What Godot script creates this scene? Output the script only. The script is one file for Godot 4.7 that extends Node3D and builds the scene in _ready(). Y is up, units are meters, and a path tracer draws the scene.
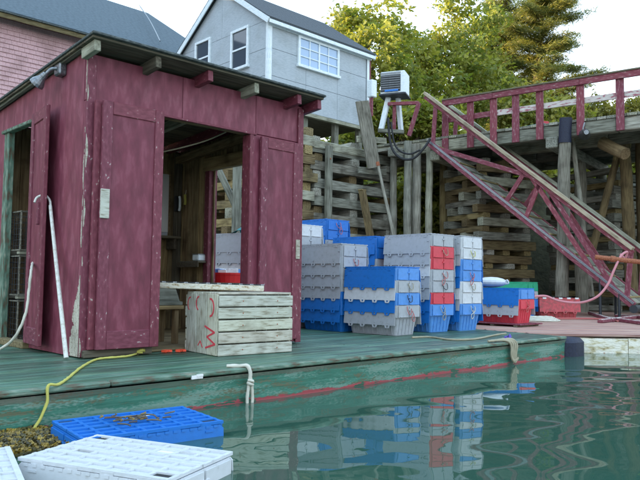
extends Node3D

# ---- camera model recovered from the photograph (640x480 pixels) ----
const FOCAL := 680.0
const EYE := Vector3(0.0, 0.64, 4.03)
const WATER_Y := -0.25
var right_v: Vector3
var up_v: Vector3
var fore_v: Vector3
var rng := RandomNumberGenerator.new()
var taken := {}
var cache := {}
var M := {}

func setup_camera():
	var y := deg_to_rad(46.0)
	var p := deg_to_rad(3.55)
	var r := deg_to_rad(0.72)
	var f := Vector3(cos(y), 0, -sin(y))
	var rt := Vector3(sin(y), 0, cos(y))
	fore_v = f * cos(p) + Vector3.UP * sin(p)
	var u := Vector3.UP * cos(p) - f * sin(p)
	right_v = rt * cos(r) + u * sin(r)
	up_v = u * cos(r) - rt * sin(r)

func ray(x: float, y: float) -> Vector3:
	return fore_v + right_v * ((x - 320.0) / FOCAL) - up_v * ((y - 240.0) / FOCAL)
func on_y(x: float, y: float, h := 0.0) -> Vector3:      # where a pixel meets a level h
	var d := ray(x, y)
	return EYE + d * ((h - EYE.y) / d.y)
func on_x(x: float, y: float, wx: float) -> Vector3:     # where it meets a wall across x
	var d := ray(x, y)
	return EYE + d * ((wx - EYE.x) / d.x)
func on_z(x: float, y: float, wz: float) -> Vector3:     # where it meets a wall across z
	var d := ray(x, y)
	return EYE + d * ((wz - EYE.z) / d.z)
func at_depth(x: float, y: float, d: float) -> Vector3:
	return EYE + ray(x, y) * d

# ---------------------------------------------------------------- nodes
func numbered(called: String) -> String:
	if not taken.has(called):
		taken[called] = 0
		return called
	taken[called] += 1
	return "%s_%03d" % [called, taken[called]]

func thing(called: String, label: String, category: String, at := Vector3.ZERO, turn := 0.0, group := "") -> Node3D:
	var o := Node3D.new()
	o.name = numbered(called)
	add_child(o, true)
	o.position = at
	o.rotation.y = turn
	tag(o, label, category, group)
	return o

func tag(o: Node, label: String, category: String, group := "", kind := ""):
	o.set_meta("label", label)
	o.set_meta("category", category)
	if group != "":
		o.set_meta("group", group)
	if kind != "":
		o.set_meta("kind", kind)

func part(called: String, mesh: Mesh, mat: Material, parent: Node, xf := Transform3D()) -> MeshInstance3D:
	var o := MeshInstance3D.new()
	o.name = called
	o.mesh = mesh
	o.material_override = mat
	o.transform = xf
	parent.add_child(o, true)
	return o

func struct_(called: String, mesh: Mesh, mat: Material, xf := Transform3D()) -> MeshInstance3D:
	var o := part(numbered(called), mesh, mat, self, xf)
	o.set_meta("kind", "structure")
	return o

# ---------------------------------------------------------------- meshes
func tri(st: SurfaceTool, a: Vector3, b: Vector3, c: Vector3, out: Vector3):
	var n := (c - a).cross(b - a)
	if n.length_squared() < 1e-16:
		return
	n = n.normalized()
	if n.dot(out) < 0:
		var t := b
		b = c
		c = t
		n = -n
	for v in [a, b, c]:
		st.set_normal(n)
		st.add_vertex(v)

func quad(st: SurfaceTool, a: Vector3, b: Vector3, c: Vector3, d: Vector3, out: Vector3):
	tri(st, a, b, c, out)
	tri(st, a, c, d, out)

func begin() -> SurfaceTool:
	var st := SurfaceTool.new()
	st.begin(Mesh.PRIMITIVE_TRIANGLES)
	return st

func add_box(st: SurfaceTool, at: Vector3, size: Vector3, basis := Basis.IDENTITY):
	var h := size * 0.5
	for ax in 3:
		var u := Vector3.ZERO
		var v := Vector3.ZERO
		var w := Vector3.ZERO
		w[ax] = h[ax]
		u[(ax + 1) % 3] = h[(ax + 1) % 3]
		v[(ax + 2) % 3] = h[(ax + 2) % 3]
		for s in [-1.0, 1.0]:
			quad(st, at + basis * (w * s - u - v), at + basis * (w * s + u - v), at + basis * (w * s + u + v), at + basis * (w * s - u + v), basis * (w * s))

func add_bar(st: SurfaceTool, a: Vector3, b: Vector3, h: float, w: float):
	var x := (b - a).normalized()
	var side := x.cross(Vector3.UP)
	if side.length() < 0.01:
		side = Vector3.FORWARD
	side = side.normalized()
	var y := side.cross(x)
	add_box(st, (a + b) * 0.5, Vector3((b - a).length(), h, w), Basis(x, y, side))

# box with chamfered edges, the grain running along x
func cbox(sx: float, sy: float, sz: float, b := 0.006) -> Mesh:
	var key := "c%.3f_%.3f_%.3f_%.4f" % [sx, sy, sz, b]
	if cache.has(key):
		return cache[key]
	b = minf(b, minf(sx, minf(sy, sz)) * 0.3)
	var st := begin()
	var h := Vector3(sx, sy, sz) * 0.5
	for ax in 3:
		var i := (ax + 1) % 3
		var j := (ax + 2) % 3
		for s in [-1.0, 1.0]:
			var p := []
			for q in [[-1, -1], [1, -1], [1, 1], [-1, 1]]:
				var v := Vector3.ZERO
				v[ax] = h[ax] * s
				v[i] = (h[i] - b) * q[0]
				v[j] = (h[j] - b) * q[1]
				p.append(v)
			var n := Vector3.ZERO
			n[ax] = s
			quad(st, p[0], p[1], p[2], p[3], n)
		for s in [-1.0, 1.0]:
			for t in [-1.0, 1.0]:
				var p2 := []
				for q in [[-1, 0], [1, 0], [1, 1], [-1, 1]]:
					var v := Vector3.ZERO
					v[ax] = (h[ax] - b) * q[0]
					v[i] = (h[i] - (0.0 if q[1] == 0 else b)) * s
					v[j] = (h[j] - (b if q[1] == 0 else 0.0)) * t
					p2.append(v)
				var n2 := Vector3.ZERO
				n2[i] = s
				n2[j] = t
				quad(st, p2[0], p2[1], p2[2], p2[3], n2)
	for sx1 in [-1.0, 1.0]:
		for sy1 in [-1.0, 1.0]:
			for sz1 in [-1.0, 1.0]:
				var sg := Vector3(sx1, sy1, sz1)
				tri(st, (h - Vector3(0, b, b)) * sg, (h - Vector3(b, 0, b)) * sg, (h - Vector3(b, b, 0)) * sg, sg)
	var m := st.commit()
	cache[key] = m
	return m

func frame_x(a: Vector3, b: Vector3, roll := 0.0) -> Transform3D:
	var x := (b - a).normalized()
	var side := x.cross(Vector3.UP)
	if side.length() < 0.02:
		side = Vector3(0, 0, 1)
	side = side.normalized()
	var y := side.cross(x)
	var bs := Basis(x, y, side)
	if roll != 0.0:
		bs = bs.rotated(x, roll)
	return Transform3D(bs, (a + b) * 0.5)

# a beam from a to b, h high and w wide, as one part
func beam(called: String, a: Vector3, b: Vector3, h: float, w: float, mat: Material, parent: Node, bev := 0.006, roll := 0.0) -> MeshInstance3D:
	return part(called, cbox(snappedf((b - a).length(), 0.002), h, w, bev), mat, parent, frame_x(a, b, roll))

func block(called: String, at: Vector3, size: Vector3, mat: Material, parent: Node, bev := 0.006) -> MeshInstance3D:
	return part(called, cbox(size.x, size.y, size.z, bev), mat, parent, Transform3D(Basis.IDENTITY, at))

# wobbly tapered log along x
func log_mesh(length: float, r0: float, r1: float, sides := 9, seedn := 1, wob := 0.06) -> Mesh:
	var st := begin()
	st.set_smooth_group(0)
	var g := RandomNumberGenerator.new()
	g.seed = seedn
	var rings := []
	var nr := maxi(3, int(length / 0.5) + 2)
	for i in nr:
		var t := float(i) / (nr - 1)
		var ring := []
		var c := Vector3((t - 0.5) * length, g.randf_range(-1, 1) * wob * r0 * 1.2, g.randf_range(-1, 1) * wob * r0 * 1.2)
		for k in sides:
			var a := TAU * k / sides
			var r := lerpf(r0, r1, t) * (1.0 + g.randf_range(-wob, wob))
			ring.append(c + Vector3(0, sin(a), cos(a)) * r)
		rings.append([c, ring])
	for i in nr - 1:
		for k in sides:
			var k2 := (k + 1) % sides
			var q := [rings[i][1][k], rings[i + 1][1][k], rings[i + 1][1][k2], rings[i][1][k2]]
			var cs := [rings[i][0], rings[i + 1][0], rings[i + 1][0], rings[i][0]]
			var fn: Vector3 = (q[2] - q[0]).cross(q[1] - q[0])
			var order := [0, 1, 2, 0, 2, 3]
			if fn.dot(q[0] - cs[0]) < 0:
				order = [0, 2, 1, 0, 3, 2]
			for o in order:
				st.set_normal((q[o] - cs[o]).normalized())
				st.add_vertex(q[o])
	for e in [0, nr - 1]:
		for k in sides:
			tri(st, rings[e][0], rings[e][1][k], rings[e][1][(k + 1) % sides], Vector3(-1 if e == 0 else 1, 0, 0))
	return st.commit()

func pole(called: String, a: Vector3, b: Vector3, r0: float, r1: float, mat: Material, parent: Node, seedn := 1, sides := 9, wob := 0.06) -> MeshInstance3D:
	return part(called, log_mesh((b - a).length(), r0, r1, sides, seedn, wob), mat, parent, frame_x(a, b))

func smooth_path(pts: Array, per := 6) -> Array:
	var out := []
	for i in pts.size() - 1:
		var p0: Vector3 = pts[maxi(i - 1, 0)]
		var p1: Vector3 = pts[i]
		var p2: Vector3 = pts[i + 1]
		var p3: Vector3 = pts[mini(i + 2, pts.size() - 1)]
		for k in per:
			var t := float(k) / per
			out.append(0.5 * ((2.0 * p1) + (p2 - p0) * t + (2.0 * p0 - 5.0 * p1 + 4.0 * p2 - p3) * t * t + (3.0 * p1 - p0 - 3.0 * p2 + p3) * t * t * t))
	out.append(pts[-1])
	return out

# rope or hose through points; strands > 0 gives a twisted relief
func tube(pts: Array, r: float, sides := 8, twist := 0.0, per := 6) -> Mesh:
	var path := smooth_path(pts, per)
	var st := begin()
	var rings := []
	var cs := []
	var up := Vector3(0.13, 0.97, 0.21)
	var run := 0.0
	for i in path.size():
		var d: Vector3 = (path[mini(i + 1, path.size() - 1)] - path[maxi(i - 1, 0)]).normalized()
		var s := d.cross(up)
		if s.length() < 0.05:
			s = d.cross(Vector3(1, 0, 0))
		s = s.normalized()
		up = s.cross(d).normalized()
		if i > 0:
			run += (path[i] - path[i - 1]).length()
		var ring := []
		for k in sides:
			var a := TAU * k / sides
			var rr := r * (1.0 + (0.22 * sin(3.0 * a + run * twist) if twist > 0.0 else 0.0))
			ring.append(path[i] + (s * cos(a) + up * sin(a)) * rr)
		rings.append(ring)
		cs.append(path[i])
	for i in rings.size() - 1:
		for k in sides:
			var k2 := (k + 1) % sides
			var v := [rings[i][k], rings[i + 1][k], rings[i + 1][k2], rings[i][k2]]
			var c := [cs[i], cs[i + 1], cs[i + 1], cs[i]]
			var fn: Vector3 = (v[2] - v[0]).cross(v[1] - v[0])
			var order := [0, 1, 2, 0, 2, 3]
			if fn.dot(v[0] - c[0]) < 0:
				order = [0, 2, 1, 0, 3, 2]
			for o in order:
				st.set_normal((v[o] - c[o]).normalized())
				st.add_vertex(v[o])
	for e in [0, rings.size() - 1]:
		for k in sides:
			tri(st, cs[e], rings[e][k], rings[e][(k + 1) % sides], (cs[e] - cs[1 if e == 0 else rings.size() - 2]))
	return st.commit()

# flat convex or concave outline in xy, extruded along z by depth
func prism(outline: PackedVector2Array, depth: float, xf := Transform3D()) -> Mesh:
	var st := begin()
	add_prism(st, outline, depth, xf)
	return st.commit()

func add_prism(st: SurfaceTool, outline: PackedVector2Array, depth: float, xf := Transform3D()):
	var idx := Geometry2D.triangulate_polygon(outline)
	for s in [-0.5, 0.5]:
		for i in range(0, idx.size(), 3):
			var p := []
			for k in 3:
				p.append(xf * Vector3(outline[idx[i + k]].x, outline[idx[i + k]].y, s * depth))
			tri(st, p[0], p[1], p[2], xf.basis * Vector3(0, 0, s))
	var ccw := not Geometry2D.is_polygon_clockwise(outline)
	for i in outline.size():
		var a := outline[i]
		var b := outline[(i + 1) % outline.size()]
		var e := b - a
		var n := Vector2(e.y, -e.x) * (1.0 if ccw else -1.0)
		quad(st, xf * Vector3(a.x, a.y, -0.5 * depth), xf * Vector3(b.x, b.y, -0.5 * depth), xf * Vector3(b.x, b.y, 0.5 * depth), xf * Vector3(a.x, a.y, 0.5 * depth), xf.basis * Vector3(n.x, n.y, 0))

# rounded rectangle loop at height y
func rloop(hx: float, hz: float, y: float, r := 0.03, n := 3) -> Array:
	var out := []
	for c in [[1, 1, 0], [-1, 1, 1], [-1, -1, 2], [1, -1, 3]]:
		for k in n + 1:
			var a: float = (c[2] + float(k) / n) * PI / 2
			out.append(Vector3(c[0] * (hx - r) + cos(a) * r, y, c[1] * (hz - r) + sin(a) * r))
	return out

# shell lofted through loops: outside going up, over the rim, inside going down
func loft(st: SurfaceTool, loops: Array, outs: Array, cap_first := true, cap_last := true):
	var n: int = loops[0].size()
	for i in loops.size() - 1:
		for k in n:
			var k2 := (k + 1) % n
			var a: Vector3 = loops[i][k]
			var b: Vector3 = loops[i + 1][k]
			var c: Vector3 = loops[i + 1][k2]
			var d: Vector3 = loops[i][k2]
			var ref: Vector3 = (a + d) * 0.5
			ref.y = 0
			quad(st, a, b, c, d, ref * outs[i] + Vector3(0, 0.001, 0) if outs[i] != 0 else Vector3(0, 1, 0))
	for e in [[cap_first, 0, -1.0], [cap_last, loops.size() - 1, 1.0]]:
		if e[0]:
			var m := Vector3.ZERO
			for v in loops[e[1]]:
				m += v
			m /= n
			for k in n:
				tri(st, m, loops[e[1]][k], loops[e[1]][(k + 1) % n], Vector3(0, e[2], 0))

# ---------------------------------------------------------------- materials
func ramp(stops: Array) -> Gradient:
	var g := Gradient.new()
	var off := PackedFloat32Array()
	var col := PackedColorArray()
	for s in stops:
		off.append(s[0])
		col.append(s[1])
	g.offsets = off
	g.colors = col
	return g

func noise_tex(freq: float, stops: Array, seedn: int, size := 512, octaves := 4, type := FastNoiseLite.TYPE_SIMPLEX_SMOOTH, normalmap := false, bump := 4.0) -> NoiseTexture2D:
	var n := FastNoiseLite.new()
	n.noise_type = type
	n.frequency = freq
	n.seed = seedn
	n.fractal_octaves = octaves
	if type == FastNoiseLite.TYPE_CELLULAR:
		n.cellular_return_type = FastNoiseLite.RETURN_DISTANCE2_SUB
	var t := NoiseTexture2D.new()
	t.width = size
	t.height = size
	t.seamless = true
	t.noise = n
	if normalmap:
		t.as_normal_map = true
		t.bump_strength = bump
	if stops.size():
		t.color_ramp = ramp(stops)
	return t

func rgb(r: int, g: int, b: int) -> Color:
	return Color(r / 255.0, g / 255.0, b / 255.0)

func plain(c: Color, rough := 0.6, metal := 0.0) -> StandardMaterial3D:
	var m := StandardMaterial3D.new()
	m.albedo_color = c
	m.roughness = rough
	m.metallic = metal
	return m

func tex_mat(tex: Texture2D, scale: Vector3, rough := 0.8, bump: Texture2D = null, bump_cm := 0.3, world := false) -> StandardMaterial3D:
	var m := StandardMaterial3D.new()
	m.albedo_texture = tex
	m.uv1_triplanar = true
	m.uv1_world_triplanar = world
	m.uv1_scale = scale
	m.roughness = rough
	if bump:
		m.heightmap_enabled = true
		m.heightmap_texture = bump
		m.heightmap_scale = bump_cm
	return m

func blotch(m: StandardMaterial3D, tex: Texture2D, scale: Vector3, world := true) -> StandardMaterial3D:
	m.detail_enabled = true
	m.detail_blend_mode = BaseMaterial3D.BLEND_MODE_MUL
	m.detail_albedo = tex
	m.detail_uv_layer = BaseMaterial3D.DETAIL_UV_2
	m.uv2_triplanar = true
	m.uv2_world_triplanar = world
	m.uv2_scale = scale
	return m

func variant(m: StandardMaterial3D, tint: Color, offset: Vector3) -> StandardMaterial3D:
	var v: StandardMaterial3D = m.duplicate()
	v.albedo_color = tint
	v.uv1_offset = offset
	return v

func variants(m: StandardMaterial3D, n: int, spread := 0.12, seedn := 5) -> Array:
	var g := RandomNumberGenerator.new()
	g.seed = seedn
	var out := []
	for i in n:
		var l := 1.0 - g.randf() * spread
		out.append(variant(m, Color(l * (1.0 - g.randf() * 0.04), l, l * (1.0 - g.randf() * 0.05)), Vector3(g.randf(), g.randf(), g.randf()) * 7.0))
	return out

func make_materials():
	var grain := noise_tex(0.012, [], 3, 512, 5)
	var speck := noise_tex(0.05, [], 9, 512, 4)
	M.stain = noise_tex(0.009, [[0.0, Color(0.62, 0.6, 0.58)], [0.4, Color(0.9, 0.9, 0.9)], [1.0, Color(1, 1, 1)]], 21, 512, 5)
	M.stain_soft = noise_tex(0.008, [[0.0, Color(0.82, 0.81, 0.8)], [0.5, Color(0.97, 0.97, 0.97)], [1.0, Color(1, 1, 1)]], 22, 512, 5)
	# weathered silver timber
	var silver := noise_tex(0.012, [[0.0, rgb(104, 98, 88)], [0.3, rgb(158, 152, 138)], [0.6, rgb(184, 178, 164)], [0.85, rgb(202, 196, 182)], [1.0, rgb(140, 130, 112)]], 31, 512, 5)
	M.silver = variants(blotch(tex_mat(silver, Vector3(0.35, 4, 4), 0.9, grain, 0.6), M.stain, Vector3(0.4, 0.4, 0.4)), 5, 0.3)
	var tan := noise_tex(0.012, [[0.0, rgb(104, 84, 56)], [0.4, rgb(166, 142, 100)], [0.7, rgb(186, 162, 118)], [1.0, rgb(126, 106, 74)]], 33, 512, 5)
	M.silver_tan = blotch(tex_mat(noise_tex(0.012, [[0.0, rgb(122, 108, 86)], [0.4, rgb(176, 162, 136)], [0.8, rgb(196, 182, 156)], [1.0, rgb(140, 124, 100)]], 34, 512, 5), Vector3(0.35, 4, 4), 0.9), M.stain, Vector3(0.4, 0.4, 0.4))
	M.tan = variants(blotch(tex_mat(tan, Vector3(0.35, 4, 4), 0.9, grain, 0.6), M.stain, Vector3(0.4, 0.4, 0.4)), 4, 0.35)
	var darkw := noise_tex(0.012, [[0.0, rgb(78, 68, 56)], [0.5, rgb(118, 106, 90)], [1.0, rgb(140, 128, 110)]], 35, 512, 5)
	M.dark = variants(tex_mat(darkw, Vector3(0.35, 4, 4), 0.9, grain, 0.5), 3, 0.3)
	var inner := noise_tex(0.012, [[0.0, rgb(140, 110, 78)], [0.5, rgb(190, 158, 116)], [1.0, rgb(208, 180, 138)]], 37, 512, 5)
	M.inner = variants(blotch(tex_mat(inner, Vector3(0.3, 4, 4), 0.85, grain, 0.3), M.stain, Vector3(0.5, 0.5, 0.5)), 4, 0.3)
	# white washed crate boards
	var wash := noise_tex(0.014, [[0.0, rgb(132, 116, 94)], [0.16, rgb(172, 162, 146)], [0.36, rgb(200, 192, 178)], [0.75, rgb(212, 206, 194)], [1.0, rgb(176, 160, 136)]], 41, 512, 5)
	M.wash = variants(blotch(tex_mat(wash, Vector3(0.8, 5, 5), 0.85, grain, 0.25), M.stain_soft, Vector3(1.1, 1.1, 1.1)), 4, 0.06)
	var rusty := noise_tex(0.02, [[0.0, rgb(120, 84, 52)], [0.25, rgb(190, 178, 150)], [0.6, rgb(216, 212, 198)], [0.82, rgb(200, 184, 150)], [1.0, rgb(110, 70, 44)]], 43, 512, 4)
	M.rusty_plank = tex_mat(rusty, Vector3(1.6, 3, 3), 0.85, grain, 0.3)
	# maroon paint on plywood and on trim; chips down to grey wood
	var maroon := noise_tex(0.011, [[0.0, rgb(108, 44, 58)], [0.3, rgb(122, 53, 69)], [0.55, rgb(130, 59, 75)], [0.8, rgb(144, 77, 91)], [1.0, rgb(134, 68, 81)]], 51, 512, 5)
	M.maroon = blotch(tex_mat(maroon, Vector3(1.9, 0.6, 1.9), 0.62, speck, 0.06), noise_tex(0.008, [[0.0, Color(0.88, 0.87, 0.87)], [0.5, Color(0.97, 0.97, 0.97)], [1.0, Color(1, 1, 1)]], 25, 512, 6), Vector3(0.9, 0.5, 0.9))
	M.maroon_door = M.maroon.duplicate()
	M.maroon_door.albedo_color = Color(0.93, 0.86, 0.89)
	var chip := noise_tex(0.022, [[0.0, rgb(104, 42, 56)], [0.4, rgb(120, 51, 67)], [0.7, rgb(130, 60, 76)], [0.84, rgb(140, 74, 86)], [0.87, rgb(182, 160, 158)], [1.0, rgb(204, 196, 190)]], 53, 1024, 7)
	M.maroon_chip = variants(tex_mat(chip, Vector3(0.5, 1.1, 1.1), 0.65, speck, 0.1), 3, 0.08)
	var chip2 := noise_tex(0.02, [[0.0, rgb(112, 44, 58)], [0.45, rgb(134, 58, 72)], [0.68, rgb(144, 76, 88)], [0.8, rgb(162, 122, 124)], [1.0, rgb(180, 168, 160)]], 55, 1024, 6)
	M.rail_red = variants(tex_mat(chip2, Vector3(0.3, 1.0, 1.0), 0.7, speck, 0.1), 3, 0.12)
	var worn := noise_tex(0.02, [[0.0, rgb(140, 64, 80)], [0.3, rgb(160, 96, 106)], [0.42, rgb(192, 180, 172)], [1.0, rgb(212, 206, 198)]], 57, 512, 5)
	M.rail_worn = tex_mat(worn, Vector3(0.4, 1.6, 1.6), 0.75, speck, 0.1)
	# green deck paint, worn
	var deck := noise_tex(0.012, [[0.0, rgb(62, 70, 60)], [0.2, rgb(72, 104, 88)], [0.5, rgb(86, 126, 108)], [0.7, rgb(104, 138, 120)], [0.86, rgb(146, 158, 140)], [1.0, rgb(128, 116, 96)]], 61, 512, 6)
	M.deck = variants(blotch(tex_mat(deck, Vector3(0.22, 1.6, 1.6), 0.42, speck, 0.15), noise_tex(0.01, [[0.0, Color(0.7, 0.66, 0.6)], [0.3, Color(0.92, 0.92, 0.9)], [1.0, Color(1, 1, 1)]], 63, 512, 5), Vector3(0.4, 0.4, 0.4)), 5, 0.3)
	var cap := noise_tex(0.02, [[0.0, rgb(72, 52, 38)], [0.25, rgb(92, 84, 66)], [0.45, rgb(84, 112, 94)], [0.7, rgb(112, 132, 114)], [1.0, rgb(172, 168, 148)]], 65, 512, 5)
	M.cap = tex_mat(cap, Vector3(0.5, 1.4, 1.4), 0.8, speck, 0.2)
	var pink := noise_tex(0.012, [[0.0, rgb(150, 104, 98)], [0.4, rgb(186, 138, 128)], [0.7, rgb(200, 158, 146)], [1.0, rgb(206, 184, 168)]], 67, 512, 5)
	M.pink = variants(tex_mat(pink, Vector3(0.2, 2, 2), 0.8, grain, 0.2), 4, 0.14)
	# plastics
	var scuff := noise_tex(0.02, [[0.0, Color(0.8, 0.79, 0.76)], [0.25, Color(0.95, 0.95, 0.94)], [1.0, Color(1, 1, 1)]], 71, 512, 5)
	for e in [["blue", rgb(18, 112, 196)], ["sky", rgb(84, 146, 216)], ["gray", rgb(172, 175, 180)], ["white", rgb(210, 212, 215)], ["red", rgb(214, 66, 80)], ["green", rgb(26, 158, 116)]]:
		var m := plain(e[1], 0.5)
		blotch(m, scuff, Vector3(1.3, 1.3, 1.3))
		m.heightmap_enabled = true
		m.heightmap_texture = speck
		m.heightmap_scale = 0.03
		m.uv1_triplanar = true
		m.uv1_world_triplanar = true
		m.uv1_scale = Vector3(3, 3, 3)
		M[e[0]] = m
	M.red_dirty = tex_mat(noise_tex(0.02, [[0.0, rgb(120, 84, 72)], [0.35, rgb(168, 74, 76)], [0.7, rgb(196, 76, 82)], [1.0, rgb(160, 120, 104)]], 99, 512, 5), Vector3(1.2, 1.2, 1.2), 0.6)
	M.black = plain(rgb(28, 28, 30), 0.7)
	M.rubber = tex_mat(noise_tex(0.03, [[0.0, rgb(14, 18, 34)], [1.0, rgb(38, 46, 72)]], 73), Vector3(2, 2, 2), 0.6)
	M.steel = tex_mat(noise_tex(0.03, [[0.0, rgb(92, 94, 96)], [1.0, rgb(160, 164, 168)]], 75), Vector3(3, 3, 3), 0.4)
	M.steel.metallic = 0.7
	M.dark_steel = plain(rgb(52, 56, 60), 0.5, 0.4)
	M.rust = tex_mat(noise_tex(0.03, [[0.0, rgb(104, 54, 34)], [0.6, rgb(160, 96, 66)], [1.0, rgb(190, 150, 120)]], 77), Vector3(3, 3, 3), 0.8)
	M.rope_white = plain(rgb(200, 196, 180), 0.9)
	M.rope_yellow = plain(rgb(188, 182, 92), 0.85)
	M.rope_tan = plain(rgb(160, 152, 128), 0.9)
	M.rope_red = plain(rgb(184, 104, 100), 0.9)
	M.rope_black = plain(rgb(58, 58, 62), 0.9)
	M.rope_purple = plain(rgb(92, 74, 160), 0.8)
	M.hose = plain(rgb(196, 130, 136), 0.55)
	M.pipe_white = tex_mat(noise_tex(0.03, [[0.0, rgb(168, 160, 140)], [0.4, rgb(208, 206, 196)], [1.0, rgb(226, 226, 220)]], 79), Vector3(1.5, 3, 3), 0.5)
	M.glass_dark = plain(rgb(60, 66, 76), 0.05)
	M.glass_dark.metallic_specular = 0.7
	M.glass_sky_painted = plain(rgb(150, 176, 206), 0.08)  # sky reflection painted into the pane colour
	M.glass_sky_painted.metallic_specular = 0.8
	M.trim = tex_mat(noise_tex(0.02, [[0.0, rgb(196, 208, 214)], [0.4, rgb(222, 230, 232)], [1.0, rgb(236, 240, 240)]], 81), Vector3(0.6, 2, 2), 0.7)
	M.house = blotch(tex_mat(noise_tex(0.02, [[0.0, rgb(160, 168, 174)], [0.5, rgb(174, 182, 187)], [1.0, rgb(184, 190, 194)]], 83, 512, 5), Vector3(0.6, 3, 3), 0.85, grain, 0.15), noise_tex(0.008, [[0.0, Color(0.92, 0.92, 0.91)], [0.5, Color(0.98, 0.98, 0.98)], [1.0, Color(1, 1, 1)]], 24, 512, 5), Vector3(0.3, 0.3, 0.3))
	M.house_soft = M.trim
	M.shingle_roof = tex_mat(noise_tex(0.03, [[0.0, rgb(62, 66, 70)], [0.5, rgb(80, 85, 90)], [1.0, rgb(98, 104, 110)]], 85, 512, 5), Vector3(1, 1, 1), 0.95, speck, 0.4)
	M.slate_roof = tex_mat(noise_tex(0.02, [[0.0, rgb(58, 70, 78)], [0.5, rgb(72, 86, 94)], [1.0, rgb(88, 100, 108)]], 87, 512, 5), Vector3(0.7, 0.7, 0.7), 0.85, speck, 0.4)
	M.red_shingle = blotch(tex_mat(noise_tex(0.03, [[0.0, rgb(190, 140, 142)], [0.5, rgb(210, 168, 169)], [1.0, rgb(226, 198, 197)]], 89, 512, 5), Vector3(1.5, 3, 3), 0.9, speck, 0.2), M.stain_soft, Vector3(0.3, 0.3, 0.3))
	M.roof_edge = tex_mat(noise_tex(0.03, [[0.0, rgb(46, 50, 50)], [0.6, rgb(78, 84, 82)], [1.0, rgb(116, 122, 116)]], 91), Vector3(1, 2, 2), 0.9, speck, 0.3)
	M.paper = plain(rgb(226, 224, 220), 0.8)
	M.teal = plain(rgb(60, 130, 132), 0.8)
	M.tub = plain(rgb(222, 44, 46), 0.4)
	M.orange = plain(rgb(255, 92, 60), 0.6)
	M.print_red = plain(rgb(206, 66, 76), 0.8)
	M.earth = tex_mat(noise_tex(0.02, [[0.0, rgb(44, 42, 32)], [0.5, rgb(72, 70, 48)], [1.0, rgb(96, 92, 70)]], 93, 512, 5), Vector3(0.4, 0.4, 0.4), 0.95, speck, 2.0, true)
	M.weed = plain(rgb(138, 112, 44), 0.5)
	M.bark = tex_mat(noise_tex(0.02, [[0.0, rgb(54, 44, 36)], [1.0, rgb(124, 108, 92)]], 95, 256, 5), Vector3(0.5, 2, 2), 0.95, grain, 1.0)
	M.foam = tex_mat(noise_tex(0.02, [[0.0, rgb(110, 88, 52)], [0.22, rgb(190, 178, 140)], [0.5, rgb(222, 216, 196)], [0.85, rgb(230, 226, 212)], [1.0, rgb(150, 100, 70)]], 97, 512, 5), Vector3(0.5, 1.2, 1.2), 0.85, speck, 0.6)
	var leaf := StandardMaterial3D.new()
	leaf.vertex_color_use_as_albedo = true
	leaf.roughness = 0.6
	leaf.backlight_enabled = true
	leaf.backlight = Color(1.0, 1.0, 0.66)
	M.leaf = leaf
	var wat := StandardMaterial3D.new()
	wat.albedo_color = rgb(52, 84, 70)
	wat.roughness = 0.015
	wat.metallic_specular = 0.5
	M.water = wat

# ---------------------------------------------------------------- plastic crates
const CS := 0.25      # half short side
const CL := 0.41      # half long side
const CB := 0.218     # lower body height
const CP := 0.152     # collar height, the pitch of a nested stack

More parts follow.
